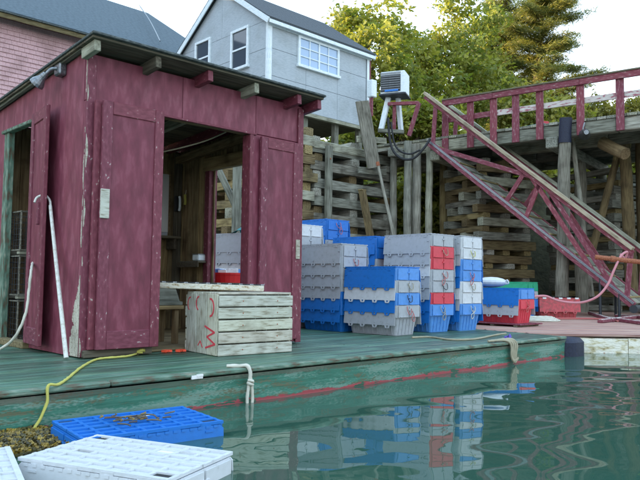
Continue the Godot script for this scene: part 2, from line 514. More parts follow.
func crate_meshes():
	var st := begin()
	var r := 0.035
	loft(st, [rloop(CS - 0.058, CL - 0.058, 0.0, r), rloop(CS - 0.026, CL - 0.026, CB, r), rloop(CS - 0.004, CL - 0.004, CB, r), rloop(CS, CL, CB + CP - 0.001, r), rloop(CS - 0.009, CL - 0.009, CB + CP - 0.001, r), rloop(CS - 0.013, CL - 0.013, CB + 0.008, r), rloop(CS - 0.034, CL - 0.034, CB + 0.006, r), rloop(CS - 0.064, CL - 0.064, 0.008, r)], [1, 1, 1, 0, -1, 0, -1])
	# upright ribs on the tapered lower body
	for s in [-1.0, 1.0]:
		for k in 9:
			var z := -0.3 + k * 0.075
			add_bar(st, Vector3(s * (CS - 0.054), 0.015, z), Vector3(s * (CS - 0.026), CB - 0.015, z), 0.012, 0.012)
		for k in 5:
			var x := -0.14 + k * 0.07
			add_bar(st, Vector3(x, 0.015, s * (CL - 0.054)), Vector3(x, CB - 0.015, s * (CL - 0.026)), 0.012, 0.012)
	cache.crate_body = st.commit()
	# long side panel: a flared skirt with four loops along its lower edge
	st = begin()
	var h := CP + 0.093
	var o := PackedVector2Array([Vector2(-CL + 0.03, 0), Vector2(CL - 0.03, 0), Vector2(CL - 0.008, -0.02), Vector2(CL - 0.008, -h), Vector2(-CL + 0.008, -h), Vector2(-CL + 0.008, -0.02)])
	add_prism(st, o, 0.008, Transform3D(Basis.IDENTITY, Vector3(0, 0, 0.004)))
	for k in 4:
		var x := -0.29 + k * 0.193
		for s in [-1.0, 1.0]:
			add_prism(st, PackedVector2Array([Vector2(s * 0.014, 0.002), Vector2(s * 0.042, 0.002), Vector2(s * 0.026, -0.032), Vector2(s * 0.011, -0.022)]), 0.008, Transform3D(Basis.IDENTITY, Vector3(x, -h, 0.0042)))
		add_prism(st, PackedVector2Array([Vector2(-0.026, -0.032), Vector2(0.026, -0.032), Vector2(0.011, -0.022), Vector2(-0.011, -0.022)]), 0.0078, Transform3D(Basis.IDENTITY, Vector3(x, -h, 0.0042)))
		add_box(st, Vector3(x, -h + 0.035, 0.0095), Vector3(0.02, 0.012, 0.004))
	for k in 15:                                           # crenellated upper edge
		add_box(st, Vector3(-0.35 + k * 0.05, -0.006, 0.0095), Vector3(0.024, 0.014, 0.005))
	for s in [-1.0, 1.0]:                                  # hinge knuckles near the ends
		add_box(st, Vector3(s * (CL - 0.04), -h * 0.35, 0.0105), Vector3(0.03, 0.014, 0.007))
		add_box(st, Vector3(s * (CL - 0.1), -h * 0.12, 0.0105), Vector3(0.05, 0.01, 0.006))
	cache.crate_side = st.commit()
	# end panel in two halves with a hand-hold bar
	st = begin()
	for s in [-1.0, 1.0]:
		add_box(st, Vector3(s * (CS * 0.5 - 0.012), -CP * 0.5, 0.004), Vector3(CS - 0.04, CP - 0.014, 0.008))
		add_box(st, Vector3(s * (CS * 0.5 - 0.012), -CP + 0.012, 0.011), Vector3(CS - 0.09, 0.01, 0.008))
	add_box(st, Vector3(0, -CP * 0.35, 0.012), Vector3(0.05, 0.02, 0.01))
	cache.crate_end = st.commit()
	# lid half: ribs round sunken cells, a few cells left open as drain slots
	st = begin()
	var w := CS - 0.012
	var rows := 3
	var cols := 7
	var cw := w / rows
	var cl := (CL * 2 - 0.03) / cols
	for i in rows + 1:
		add_box(st, Vector3(i * cw - w * 0.5, 0.006, 0), Vector3(0.024, 0.016, CL * 2 - 0.012))
	for j in cols + 1:
		add_box(st, Vector3(0, 0.005, -CL + 0.015 + j * cl), Vector3(w, 0.013, 0.02))
	for i in rows:
		for j in cols:
			var at := Vector3((i + 0.5) * cw - w * 0.5, 0.0, -CL + 0.015 + (j + 0.5) * cl)
			if (i * 5 + j * 3) % 11 == 4:
				add_box(st, at + Vector3(cw * 0.22, 0, 0), Vector3(cw * 0.5, 0.006, cl))
			else:
				add_box(st, at, Vector3(cw, 0.006, cl))
			if j % 2 == 1:
				add_box(st, at + Vector3(0, 0.003, 0), Vector3(cw * 0.3, 0.005, cl * 0.9))
	for k in 4:                                            # hinge tongues over the long edge
		add_box(st, Vector3(w * 0.5 + 0.004, -0.004, -0.29 + k * 0.193), Vector3(0.02, 0.024, 0.07))
	cache.crate_lid = st.commit()
	cache.crate_handle = tube([Vector3(-0.05, -0.03, 0.014), Vector3(-0.045, -0.075, 0.024), Vector3(-0.005, -0.115, 0.028), Vector3(0.035, -0.1, 0.026), Vector3(0.04, -0.05, 0.022), Vector3(0.035, -0.03, 0.014)], 0.0045, 6, 90.0, 5)
	cache.crate_tail = tube([Vector3(0.02, -0.06, 0.02), Vector3(0.035, -0.14, 0.026), Vector3(0.0, -0.19, 0.028), Vector3(-0.03, -0.14, 0.03), Vector3(0.02, -0.1, 0.03)], 0.0045, 6, 90.0, 5)

func crate(label: String, at: Vector3, turn: float, body: Material, side: Material, ends: Material, group: String, lid := false, rope: Material = null, tail := false) -> Node3D:
	var t := thing("plastic_crate", label, "crate", at, turn, group)
	part("body", cache.crate_body, body, t)
	var top := CB + CP - 0.002
	var tilt := 0.1
	var front_end: MeshInstance3D
	for s in [1, -1]:
		var b := Basis(Vector3.UP, PI / 2 * s) * Basis(Vector3.RIGHT, -tilt)
		part("side_panel", cache.crate_side, side, t, Transform3D(b, Vector3(s * (CS + 0.001), top, 0)))
		var ep := part("end_panel", cache.crate_end, ends, t, Transform3D(Basis(Vector3.UP, 0.0 if s > 0 else PI), Vector3(0, top, s * (CL + 0.001))))
		if s > 0:
			front_end = ep
	if lid:
		for s in [1, -1]:
			part("lid", cache.crate_lid, side, t, Transform3D(Basis(Vector3.UP, 0.0 if s > 0 else PI), Vector3(s * (CS * 0.5), top + 0.006, 0)))
	if rope:
		part("rope_handle", cache.crate_handle, rope, front_end, Transform3D(Basis(Vector3.BACK, rng.randf_range(-0.35, 0.35)), Vector3(rng.randf_range(-0.02, 0.02), 0, 0.003)))
		if tail:
			part("rope_tail", cache.crate_tail, rope, front_end, Transform3D(Basis(Vector3.BACK, rng.randf_range(-0.4, 0.4)), Vector3(0, -0.02, 0.005)))
	return t

func cname(n: String) -> String:
	return {"gray": "gray", "white": "white", "blue": "blue", "red": "red", "green": "green", "sky": "pale blue"}[n]

# columns listed from the top crate down; sides and ends as colour names
func stack(at: Vector3, turn: float, sides: Array, ends: Array, where: String, group: String, ropes := [], jitter := 0.004):
	var n := sides.size()
	var words := ["top", "second from top", "third from top", "fourth from top", "fifth from top", "sixth from top", "seventh from top", "eighth from top", "lowest"]
	for i in n:
		var k := n - 1 - i
		var word: String = "bottom" if i == n - 1 and n > 1 else words[mini(i, 7)]
		var c: String = cname(sides[i]) + " plastic crate"
		if ends[i] != sides[i]:
			c = cname(sides[i]) + " plastic crate with " + cname(ends[i]) + " ends"
		var rp: Material = null
		if ropes.size() > i and ropes[i] != "":
			rp = M["rope_" + ropes[i]]
		var off := Vector3(rng.randf_range(-1, 1) * jitter, k * CP, rng.randf_range(-1, 1) * jitter)
		crate(c + ", " + word + " of " + where, at + off, turn + rng.randf_range(-0.008, 0.008), M[ends[i]], M[sides[i]], M[ends[i]], group, i == 0, rp, rp != null and i % 3 == 0)

# ---------------------------------------------------------------- setting
func terrain_height(x: float, z: float) -> float:
	var t := x * 0.695 + (4.03 - z) * 0.719
	return lerpf(-2.2, 4.0, smoothstep(16.5, 23.0, t)) + maxf(0.0, t - 26.0) * 0.05

func grid_sheet(xs: Array, zs: Array, f: Callable) -> Mesh:
	var st := begin()
	var nx := xs.size()
	var nz := zs.size()
	for i in nx:
		for j in nz:
			var h: float = f.call(xs[i], zs[j])
			var e := 0.02
			var nrm := Vector3(h - f.call(xs[i] + e, zs[j]), e, h - f.call(xs[i], zs[j] + e)).normalized()
			st.set_normal(nrm)
			st.add_vertex(Vector3(xs[i], h, zs[j]))
	for i in nx - 1:
		for j in nz - 1:
			var a := i * nz + j
			for v in [a, a + nz, a + 1, a + 1, a + nz, a + nz + 1]:
				st.add_index(v)
	return st.commit()

func spread(near_lo: float, near_hi: float, step: float, lo: float, hi: float) -> Array:
	var out := []
	var v := near_lo
	while v <= near_hi + 0.001:
		out.append(v)
		v += step
	var s := step
	v = near_hi
	while v < hi:
		s *= 1.35
		v += s
		out.append(v)
	s = step
	v = near_lo
	while v > lo:
		s *= 1.35
		v -= s
		out.push_front(v)
	return out

func build_ground():
	var g := FastNoiseLite.new()
	g.seed = 12
	g.frequency = 0.35
	struct_("ground", grid_sheet(spread(-4, 34, 0.8, -400, 500), spread(-34, 8, 0.8, -500, 400), func(x, z): return terrain_height(x, z) + g.get_noise_2d(x, z) * 0.35), M.earth)
	var w1 := FastNoiseLite.new()
	w1.seed = 4
	w1.frequency = 0.55
	w1.fractal_octaves = 2
	var w2 := FastNoiseLite.new()
	w2.seed = 8
	w2.frequency = 1.9
	w2.fractal_octaves = 1
	var w3 := FastNoiseLite.new()
	w3.seed = 18
	w3.frequency = 4.2
	w3.fractal_octaves = 1
	var patch := FastNoiseLite.new()
	patch.seed = 28
	patch.frequency = 0.28
	var wave := func(x: float, z: float) -> float:
		# long lazy ripples, stretched across the line of sight
		var u := x * 0.695 - z * 0.719
		var v := x * 0.719 + z * 0.695
		return WATER_Y + w1.get_noise_2d(u * 1.25, v * 0.45) * 0.0075 + w2.get_noise_2d(u * 1.1, v * 0.5) * 0.002 + w3.get_noise_2d(u, v * 0.6) * 0.0013 * clampf(0.5 + 1.6 * patch.get_noise_2d(u, v), 0.0, 1.0)
	struct_("water", grid_sheet(spread(-1.0, 12.0, 0.05, -400, 500), spread(-1.6, 4.4, 0.05, -500, 400), wave), M.water)

func hull_texture(w: int, h: int) -> ImageTexture:
	# painted plywood float side: green paint, grey scuffs, brown rot, red bottom paint showing from x > 0.42
	var im := Image.create(w, h, false, Image.FORMAT_RGB8)
	var a := FastNoiseLite.new()
	a.seed = 3
	a.frequency = 0.012
	a.fractal_octaves = 5
	var b := FastNoiseLite.new()
	b.seed = 13
	b.frequency = 0.03
	b.fractal_octaves = 5
	var c := FastNoiseLite.new()
	c.seed = 23
	c.frequency = 0.006
	c.fractal_octaves = 4
	var d := FastNoiseLite.new()
	d.seed = 33
	d.frequency = 0.09
	d.fractal_octaves = 4
	for x in w:
		for y in h:
			var fx := float(x) / w
			var fy := float(y) / h
			var n1 := a.get_noise_2d(x * 0.6, y * 2.2)
			var n2 := b.get_noise_2d(x * 0.7, y * 2.0)
			var n3 := c.get_noise_2d(x, y * 3.0)
			var col := rgb(40, 96, 78).lerp(rgb(58, 118, 98), clampf(0.5 + n2, 0, 1))
			var n4 := d.get_noise_2d(x * 1.4, y * 4.0)
			if n1 * 0.7 + n3 * 0.5 + n4 * 0.5 > 0.04:
				col = col.lerp(rgb(128, 146, 132), clampf((n1 * 0.7 + n3 * 0.5 + n4 * 0.5 - 0.04) * 3.5, 0, 0.7))
			if n2 * 0.6 + n3 * 0.7 + n4 * 0.5 < -0.24:
				col = col.lerp(rgb(104, 92, 66), clampf((-n2 * 0.6 - n3 * 0.7 - n4 * 0.5 - 0.24) * 4.5, 0, 0.75))
			var low := 0.56 + n2 * 0.09 + n1 * 0.08 + 0.04 * n4
			if fy > low:
				var band := rgb(40, 80, 60)
				if fx > 0.44 + n3 * 0.04 and n2 + n1 > -0.3:
					band = rgb(170, 58, 66)
				col = col.lerp(band, clampf((fy - low) * 40.0, 0, 0.85))
			if fy < 0.1 + n2 * 0.06:
				col = col.lerp(rgb(82, 72, 56), 0.55)
			im.set_pixel(x, y, col)
	return ImageTexture.create_from_image(im)

func build_dock():
	# green float: deck boards along x, hull sides, worn edge cap
	var t := thing("green_float_dock", "long green painted float dock carrying the maroon shed and crate stacks", "dock")
	var x0 := -6.0
	var x1 := 8.22
	var g := RandomNumberGenerator.new()
	g.seed = 71
	var z := -0.055
	var k := 0
	while z > -5.2:
		var w := 0.138
		var cut := x1 + 0.16 * clampf(-z / 1.2, 0.0, 1.6)
		var m := g.randf_range(1.2, 3.6)
		var a := x0
		while a < cut - 0.05:
			var b := minf(a + 3.6 + g.randf_range(-0.6, 0.6), cut)
			if cut - b < 0.5:
				b = cut
			block("deck_board", Vector3((a + b) * 0.5, -0.02 + g.randf_range(-0.0025, 0.0015), z - w * 0.5), Vector3(b - a - 0.006, 0.04, w - 0.011), M.deck[(k * 3 + int(a * 2.0 + 30)) % 5], t, 0.005)
			a = b
		z -= w
		k += 1
	# cap board at the edge
	var a2 := x0
	k = 0
	while a2 < x1 - 0.02:
		var b2 := minf(a2 + g.randf_range(1.6, 3.0), x1 - 0.02)
		block("edge_cap", Vector3((a2 + b2) * 0.5, -0.0155 + g.randf_range(-0.002, 0.002), -0.014), Vector3(b2 - a2 - 0.004, 0.034, 0.066), M.cap, t, 0.009)
		a2 = b2
		k += 1
	# hull side: two butted planks of paint-worn plywood
	var hm := StandardMaterial3D.new()
	hm.albedo_texture = hull_texture(2048, 96)
	hm.roughness = 0.55
	var bumpn := noise_tex(0.02, [], 9, 512, 4)
	hm.heightmap_enabled = true
	hm.heightmap_texture = bumpn
	hm.heightmap_scale = 0.2
	var st := begin()
	var seg := 60
	var wob := FastNoiseLite.new()
	wob.seed = 5
	wob.frequency = 0.5
	for i in seg:
		for j in 3:
			var c := []
			for q in [[0, 0], [1, 0], [1, 1], [0, 1]]:
				var fx := float(i + q[0]) / seg
				var fy := float(j + q[1]) / 3.0
				c.append([Vector2(fx, fy), Vector3(lerpf(-4.0, x1, fx), lerpf(-0.044, -0.36, fy), wob.get_noise_2d(fx * 14.0, fy * 2.0) * 0.008 - 0.004)])
			for q in [0, 1, 2, 0, 2, 3]:
				st.set_uv(c[q][0])
				st.set_normal(Vector3(0, 0, 1))
				st.add_vertex(c[q][1])
	add_hull_box(st, x0, x1)
	part("hull_side", st.commit(), hm, t)
	var cr := block("end_board", Vector3(x1 + 0.05, -0.19, -0.35), Vector3(0.04, 0.3, 0.62), M.cap, t, 0.006)
	cr.rotation.y = 0.13
	# navy rubber corner fender
	var f := thing("corner_fender", "dark navy rubber bumper wrapped round the corner of the green dock", "fender", Vector3(x1 + 0.02, -0.2, -0.06))
	st = begin()
	loft(st, [rloop(0.2, 0.2, -0.14, 0.15, 6), rloop(0.24, 0.24, -0.1, 0.18, 6), rloop(0.24, 0.24, 0.12, 0.18, 6), rloop(0.2, 0.2, 0.17, 0.16, 6)], [1, 1, 1])
	part("pad", st.commit(), M.rubber, f, Transform3D(Basis.IDENTITY, Vector3(0.16, 0, -0.08)))
	# pinkish second float beyond the dock's end
	var p := thing("pink_float", "faded pink plank float with pale foam-sided edge below the gangway", "float")
	var dirv := Vector3(0.71, 0, 0.704)
	var away := Vector3(0.704, 0, -0.71)
	var o := on_y(566, 333.6)
	var poly := PackedVector2Array()
	var world := [o, o + dirv * 4.5, o + dirv * 4.5 + away * 8.6, Vector3(13.6, 0, -6.4), Vector3(8.86, 0, -4.2), Vector3(8.47, 0, -1.4), Vector3(8.36, 0, -0.56)]
	for v in world:
		var d: Vector3 = v - o
		poly.append(Vector2(d.dot(dirv), d.dot(away)))
	st = begin()
	var far := begin()
	var s := 0.0
	k = 0
	while s < 9.2:
		var w2 := 0.14
		var lo := INF
		var hi := -INF
		for i in poly.size():
			var pa := poly[i]
			var pb := poly[(i + 1) % poly.size()]
			var mid := s + w2 * 0.5
			if (pa.y - mid) * (pb.y - mid) < 0:
				var xx := lerpf(pa.x, pb.x, (mid - pa.y) / (pb.y - pa.y))
				lo = minf(lo, xx)
				hi = maxf(hi, xx)
		if hi > lo + 0.1:
			var ca := o + dirv * lo + away * (s + w2 * 0.5)
			var cb := o + dirv * hi + away * (s + w2 * 0.5)
			var yy := -0.018 + g.randf_range(-0.003, 0.003)
			ca.y = yy
			cb.y = yy
			beam("deck_board", ca, cb, 0.036, w2 - 0.006, M.pink[k % 4], p, 0.004)
		s += w2
		k += 1
	# pale side blocks along the front
	var q0 := o + dirv * 0.02 - away * 0.02
	for i in 5:
		var sa := q0 + dirv * (i * 0.8) + Vector3(0, -0.155, 0) + away * 0.12
		var sb := q0 + dirv * (i * 0.8 + 0.79) + Vector3(0, -0.155, 0) + away * 0.12
		part("side_block", log_like(sb.distance_to(sa), 0.2, 0.22, 40 + i), M.foam, p, frame_x(sa, sb))
		beam("waterline_log", sa + Vector3(0, -0.15, 0), sb + Vector3(0, -0.15, 0), 0.12, 0.25, M.bark, p, 0.03)

func add_hull_box(st: SurfaceTool, x0: float, x1: float):
	st.set_uv(Vector2(0.1, 0.5))
	add_box(st, Vector3((x0 + x1) * 0.5, -0.28, -2.62), Vector3(x1 - x0 - 0.02, 0.44, 5.18))

# irregular weathered block with soft corners, along x
func log_like(length: float, h: float, w: float, seedn: int) -> Mesh:
	var g := RandomNumberGenerator.new()
	g.seed = seedn
	var st := begin()
	var loops := []
	var nr := 7
	for i in nr:
		var ring := []
		var t := float(i) / (nr - 1)
		for c in [[1, 1], [0.4, 1.04], [-0.4, 1.04], [-1, 1], [-1.06, 0], [-1, -1], [0, -1.03], [1, -1], [1.06, 0]]:
			ring.append(Vector3((t - 0.5) * length, c[1] * h * 0.5 * (1 + g.randf_range(-0.07, 0.04)), c[0] * w * 0.5 * (1 + g.randf_range(-0.06, 0.06))))
		loops.append(ring)
	for i in nr - 1:
		for k in 9:
			var a: Vector3 = loops[i][k]
			var d: Vector3 = loops[i][(k + 1) % 9]
			var m := (a + d) * 0.5
			quad(st, a, loops[i + 1][k], loops[i + 1][(k + 1) % 9], d, Vector3(0, m.y, m.z))
	for e in [0, nr - 1]:
		for k in 9:
			tri(st, Vector3((-0.5 if e == 0 else 0.5) * length, 0, 0), loops[e][k], loops[e][(k + 1) % 9], Vector3(-1 if e == 0 else 1, 0, 0))
	return st.commit()

# ---------------------------------------------------------------- maroon shed
const SX0 := 2.45
const SX1 := 4.86
const SZ := -1.3
const SB := -3.62
const SH := 2.5

func door_leaf(parent: Node, called: String, corner: Vector3, w: float, h: float, along: Vector3, face: Vector3):
	# frame-and-panel leaf standing at corner, its width along `along`, its show face towards `face`
	var bs := Basis(along, Vector3.UP, along.cross(Vector3.UP))
	var d := Node3D.new()
	d.name = called
	parent.add_child(d, true)
	d.transform = Transform3D(bs, corner)
	var s := 1.0 if bs.z.dot(face) > 0 else -1.0
	var st := 0.085
	block("panel", Vector3(w * 0.5, h * 0.5, 0), Vector3(w - st, h - 0.14, 0.016), M.maroon_door, d, 0.002)
	part("stile", cbox(h, st, 0.036, 0.005), M.maroon_chip[0], d, Transform3D(Basis(Vector3.UP, Vector3.LEFT, Vector3.BACK), Vector3(st * 0.5, h * 0.5, s * 0.004)))
	part("stile", cbox(h, st, 0.036, 0.005), M.maroon_chip[1], d, Transform3D(Basis(Vector3.UP, Vector3.LEFT, Vector3.BACK), Vector3(w - st * 0.5, h * 0.5, s * 0.004)))
	block("rail", Vector3(w * 0.5, h - 0.055, s * 0.002), Vector3(w - 2 * st, 0.11, 0.034), M.maroon_chip[2], d, 0.005)
	block("rail", Vector3(w * 0.5, 0.075, s * 0.002), Vector3(w - 2 * st, 0.15, 0.034), M.maroon_chip[0], d, 0.005)
	return d

func build_shed():
	var t := thing("bait_shed", "maroon plywood shed with open doors and slanting roof on the green dock", "shed")
	var OX0 := 3.06
	var OX1 := 4.2
	var OH := 2.12
	# front wall in sheets
	var wy := SH
	block("front_wall", Vector3((SX0 + OX0) * 0.5, OH * 0.5 + 0.01, SZ - 0.03), Vector3(OX0 - SX0, OH - 0.02, 0.05), M.maroon, t, 0.004)
	block("front_wall", Vector3((OX1 + SX1) * 0.5, OH * 0.5 + 0.01, SZ - 0.03), Vector3(SX1 - OX1, OH - 0.02, 0.05), M.maroon, t, 0.004)
	var wx := SX0
	for w in [0.92, 0.86, 0.63]:
		block("header_sheet", Vector3(wx + w * 0.5, (OH + wy) * 0.5 + 0.01, SZ - 0.028), Vector3(w - 0.004, wy - OH + 0.01, 0.05), M.maroon, t, 0.003)
		wx += w
	block("header_drip", Vector3((OX0 + OX1) * 0.5, OH - 0.004, SZ + 0.004), Vector3(OX1 - OX0 + 0.06, 0.02, 0.03), M.maroon_chip[1], t, 0.004)
	block("header_beam", Vector3((OX0 + OX1) * 0.5, OH + 0.07, SZ - 0.1), Vector3(OX1 - OX0 + 0.3, 0.14, 0.08), M.inner[1], t)
	# corner boards with bare chipped edge
	for e in [[SX0 + 0.035, 0], [SX1 - 0.03, 1]]:
		part("corner_board", cbox(wy - 0.02, 0.075, 0.02, 0.004), M.maroon_chip[e[1]], t, Transform3D(Basis(Vector3.UP, Vector3.LEFT, Vector3.BACK), Vector3(e[0], wy * 0.5, SZ + 0.007)))
	var bw := begin()
	var bg := RandomNumberGenerator.new()
	bg.seed = 15
	var bn := FastNoiseLite.new()
	bn.seed = 6
	bn.frequency = 2.2
	for i in 160:
		var yy := 0.02 + i * 0.0153
		var n1 := bn.get_noise_1d(yy) + 0.35 * bn.get_noise_1d(yy * 7.0 + 3.0)
		var wd := clampf(0.006 + n1 * 0.03 + 0.13 * clampf((0.75 - yy) / 0.75, 0, 1) * (1.0 + 0.9 * n1), 0.0, 0.16)
		if wd > 0.004:
			add_box(bw, Vector3(SX0 - 0.0012, yy, SZ - 0.006 - wd * 0.5), Vector3(0.003, 0.0155, wd))
		var wf := clampf(bn.get_noise_1d(yy + 40.0) * 0.03, 0.0, 0.03)
		if wf > 0.003:
			add_box(bw, Vector3(SX0 - 0.003 + wf * 0.5, yy, SZ + 0.0165), Vector3(wf, 0.0155, 0.003))
	part("bare_edge", bw.commit(), M.wash[1], t).set_meta("kind", "stuff")
	# jambs of the front opening
	for e in [[OX0 + 0.02, 2], [OX1 - 0.025, 1]]:
		part("jamb", cbox(OH - 0.02, 0.045, 0.13, 0.005), M.maroon_chip[e[1]], t, Transform3D(Basis(Vector3.UP, Vector3.LEFT, Vector3.BACK), Vector3(e[0], OH * 0.5, SZ - 0.05)))
	# the two outer leaves folded flat against the wall and a narrow half leaf
	var dl = door_leaf(t, "door", Vector3(2.545, 0.07, SZ + 0.095), 0.56, 2.05, Vector3(1, 0, 0.03).normalized(), Vector3(0, 0, 1))
	part("half_leaf", cbox(2.05, 0.07, 0.034, 0.004), M.maroon_chip[2], t, Transform3D(Basis(Vector3.UP, Vector3.LEFT, Vector3.BACK), Vector3(2.535, 1.095, SZ + 0.05)))
	block("latch_board", Vector3(0.03, 1.19, 0.03), Vector3(0.075, 0.24, 0.018), M.wash[0], dl, 0.003)
	block("sill_board", Vector3(2.78, 0.035, SZ + 0.03), Vector3(0.62, 0.06, 0.05), M.dark[0], t)
	var dr = door_leaf(t, "door", Vector3(4.27, 0.05, SZ + 0.03), 0.52, 2.05, Vector3(1, 0, 0), Vector3(0, 0, 1))
	block("latch_board", Vector3(0.5, 0.93, 0.028), Vector3(0.05, 0.2, 0.016), M.wash[1], dr, 0.003)
	# left side wall round its doorway
	var dz0 := -2.33
	var dz1 := -3.1
	var lm: Material = M.maroon
	var back_h := 2.32
	var side := func(z0: float, z1: float, y0: float, h0: float, h1: float, xx: float, called: String, m: Material, th := 0.04):
		var pl := PackedVector2Array([Vector2(-z0, y0), Vector2(-z1, y0), Vector2(-z1, h1 + (0.04 if h1 > 1.0 else 0.0)), Vector2(-z0, h0 + (0.04 if h0 > 1.0 else 0.0))])
		part(called, prism(pl, th), m, t, Transform3D(Basis(Vector3(0, 0, -1), Vector3.UP, Vector3(1, 0, 0)), Vector3(xx, 0, 0)))
	var hz := func(z: float) -> float: return lerpf(SH, back_h, (z - SZ) / (SB - SZ))
	side.call(SZ - 0.055, dz0, 0.01, hz.call(SZ), hz.call(dz0), SX0 + 0.02, "side_wall", lm)
	side.call(dz1, SB, 0.01, hz.call(dz1), hz.call(SB), SX0 + 0.02, "side_wall", lm)
	side.call(dz0, dz1, 2.13, hz.call(dz0), hz.call(dz1), SX0 + 0.021, "side_header", lm)
	block("doorway_lintel", Vector3(SX0 - 0.005, 2.115, (dz0 + dz1) * 0.5), Vector3(0.07, 0.035, dz0 - dz1 + 0.1), M.cap, t)
	part("side_jamb", cbox(2.1, 0.06, 0.12, 0.005), M.steel_paint if M.has("steel_paint") else M.cap, t, Transform3D(Basis(Vector3.UP, Vector3.LEFT, Vector3.BACK), Vector3(SX0 + 0.01, 1.06, dz1 + 0.05)))
	block("doorway_sill", Vector3(SX0 - 0.01, 0.03, (dz0 + dz1) * 0.5), Vector3(0.1, 0.06, dz0 - dz1), M.tan[0], t)
	# side door swung out, seen nearly edge on
	var sd = door_leaf(t, "side_door", Vector3(SX0 - 0.035, 0.06, dz0 + 0.01), 0.5, 2.1, Vector3(-0.13, 0, 0.99).normalized(), Vector3(-1, 0, 0))
	block("latch", Vector3(0.4, 1.15, 0.03), Vector3(0.05, 0.2, 0.03), M.maroon_chip[0], sd)
	# right side wall: solid at the back, an opening, solid at the front
	var rz0 := -2.0
	var rz1 := -2.86
	side.call(SZ - 0.055, rz0, 0.01, hz.call(SZ), hz.call(rz0), SX1 - 0.02, "side_wall", lm)
	side.call(rz1, SB, 0.01, hz.call(rz1), hz.call(SB), SX1 - 0.02, "side_wall", lm)
	side.call(rz0, rz1, 2.0, hz.call(rz0), hz.call(rz1), SX1 - 0.021, "side_header", lm)
	side.call(rz0, rz1, 0.01, 0.62, 0.62, SX1 - 0.021, "side_wall", lm)
	part("window_jamb", cbox(1.4, 0.09, 0.12, 0.004), M.maroon_chip[1], t, Transform3D(Basis(Vector3.UP, Vector3.BACK, Vector3.RIGHT), Vector3(SX1 - 0.06, 1.31, rz1 - 0.02)))
	# bare boards inside: right wall and back wall
	var bz := SZ - 0.12
	var k := 0
	while bz > SB + 0.12:
		var w := 0.115
		var y0 := 0.02
		var y1: float = hz.call(bz) - 0.02
		var segs := [[y0, y1]]
		if bz < rz0 and bz - w > rz1 - 0.02:
			segs = [[y0, 0.62], [2.02, y1]]
		for sg in segs:
			part("inner_board", cbox(sg[1] - sg[0], w - 0.005, 0.016, 0.003), M.inner[k % 4], t, Transform3D(Basis(Vector3.UP, Vector3.BACK, Vector3.RIGHT), Vector3(SX1 - 0.055, (sg[0] + sg[1]) * 0.5, bz - w * 0.5)))
		bz -= w
		k += 1
	block("back_wall", Vector3((SX0 + SX1) * 0.5, back_h * 0.5, SB - 0.02), Vector3(SX1 - SX0 - 0.09, back_h, 0.04), M.maroon, t)
	var bx := SX0 + 0.06
	while bx < SX1 - 0.1:
		part("inner_board", cbox(back_h - 0.04, 0.13, 0.016, 0.003), M.inner[k % 4], t, Transform3D(Basis(Vector3.UP, Vector3.LEFT, Vector3.BACK), Vector3(bx + 0.066, back_h * 0.5, SB + 0.012)))
		bx += 0.134
		k += 1
	for e in [Vector3(SX1 - 0.11, 0, SB + 0.07), Vector3(3.9, 0, SB + 0.06)]:
		part("stud", cbox(back_h - 0.1, 0.07, 0.09, 0.004), M.dark[0], t, Transform3D(Basis(Vector3.UP, Vector3.LEFT, Vector3.BACK), e + Vector3(0, back_h * 0.5, 0)))
	beam("wall_plate", Vector3(SX1 - 0.11, hz.call(SZ - 0.1) - 0.13, SZ - 0.12), Vector3(SX1 - 0.11, hz.call(SB) - 0.13, SB + 0.05), 0.1, 0.08, M.inner[0], t)
	beam("opening_header", Vector3(SX1 - 0.1, 2.06, rz0 + 0.05), Vector3(SX1 - 0.1, 2.06, rz1 - 0.1), 0.16, 0.07, M.inner[2], t)
	# roof: boards on rafters, shingled top, overhanging front
	var slope := (SH - back_h) / (SZ - SB)
	var zf := SZ + 0.25
	var zb := SB - 0.15
	var ry := func(z: float) -> float: return SH + 0.05 + (z - SZ) * slope
	var xs := [SX0 - 0.045, 2.98, 3.52, 4.06, 4.62, SX1 + 0.045]
	for i in xs.size():
		var m: Material = M.silver[2] if i in [0, 3] else (M.dark[0] if i == 1 else M.maroon_chip[i % 3])
		var rh := 0.09 if i == 0 else 0.1
		var ze: float = SZ - 0.02 if i == 0 else zb
		var xx: float = xs[i] + (0.02 if i == 0 else 0.0)
		beam("rafter", Vector3(xx, ry.call(zf - 0.03) - rh * 0.52, zf - 0.03), Vector3(xx, ry.call(ze) - rh * 0.52, ze), rh, 0.055, m, t, 0.004)
		if i == 0:
			beam("rake_strip", Vector3(xx - 0.01, ry.call(zf - 0.03) - 0.014, SZ - 0.03), Vector3(xx - 0.01, ry.call(zb) - 0.014, zb), 0.026, 0.04, M.silver[3], t, 0.004)
	var rz := zf
	k = 0
	while rz > zb + 0.05:
		var w := 0.17
		block("roof_board", Vector3((SX0 + SX1) * 0.5, ry.call(rz - w * 0.5) + 0.009, rz - w * 0.5), Vector3(SX1 - SX0 + 0.16, 0.02, w - 0.006), M.dark[k % 3], t, 0.002).rotation.x = -atan(slope)
		rz -= w
		k += 1
	block("roofing", Vector3((SX0 + SX1) * 0.5 - 0.005, ry.call((zf + zb) * 0.5) + 0.03, (zf + zb) * 0.5 + 0.01), Vector3(SX1 - SX0 + 0.18, 0.022, zf - zb + 0.05), M.roof_edge, t, 0.004).rotation.x = -atan(slope)
	block("floor", Vector3((SX0 + SX1) * 0.5, 0.012, (SZ + SB) * 0.5 - 0.03), Vector3(SX1 - SX0 - 0.1, 0.02, SZ - SB - 0.1), M.inner[0], t)
	build_shed_contents(hz)

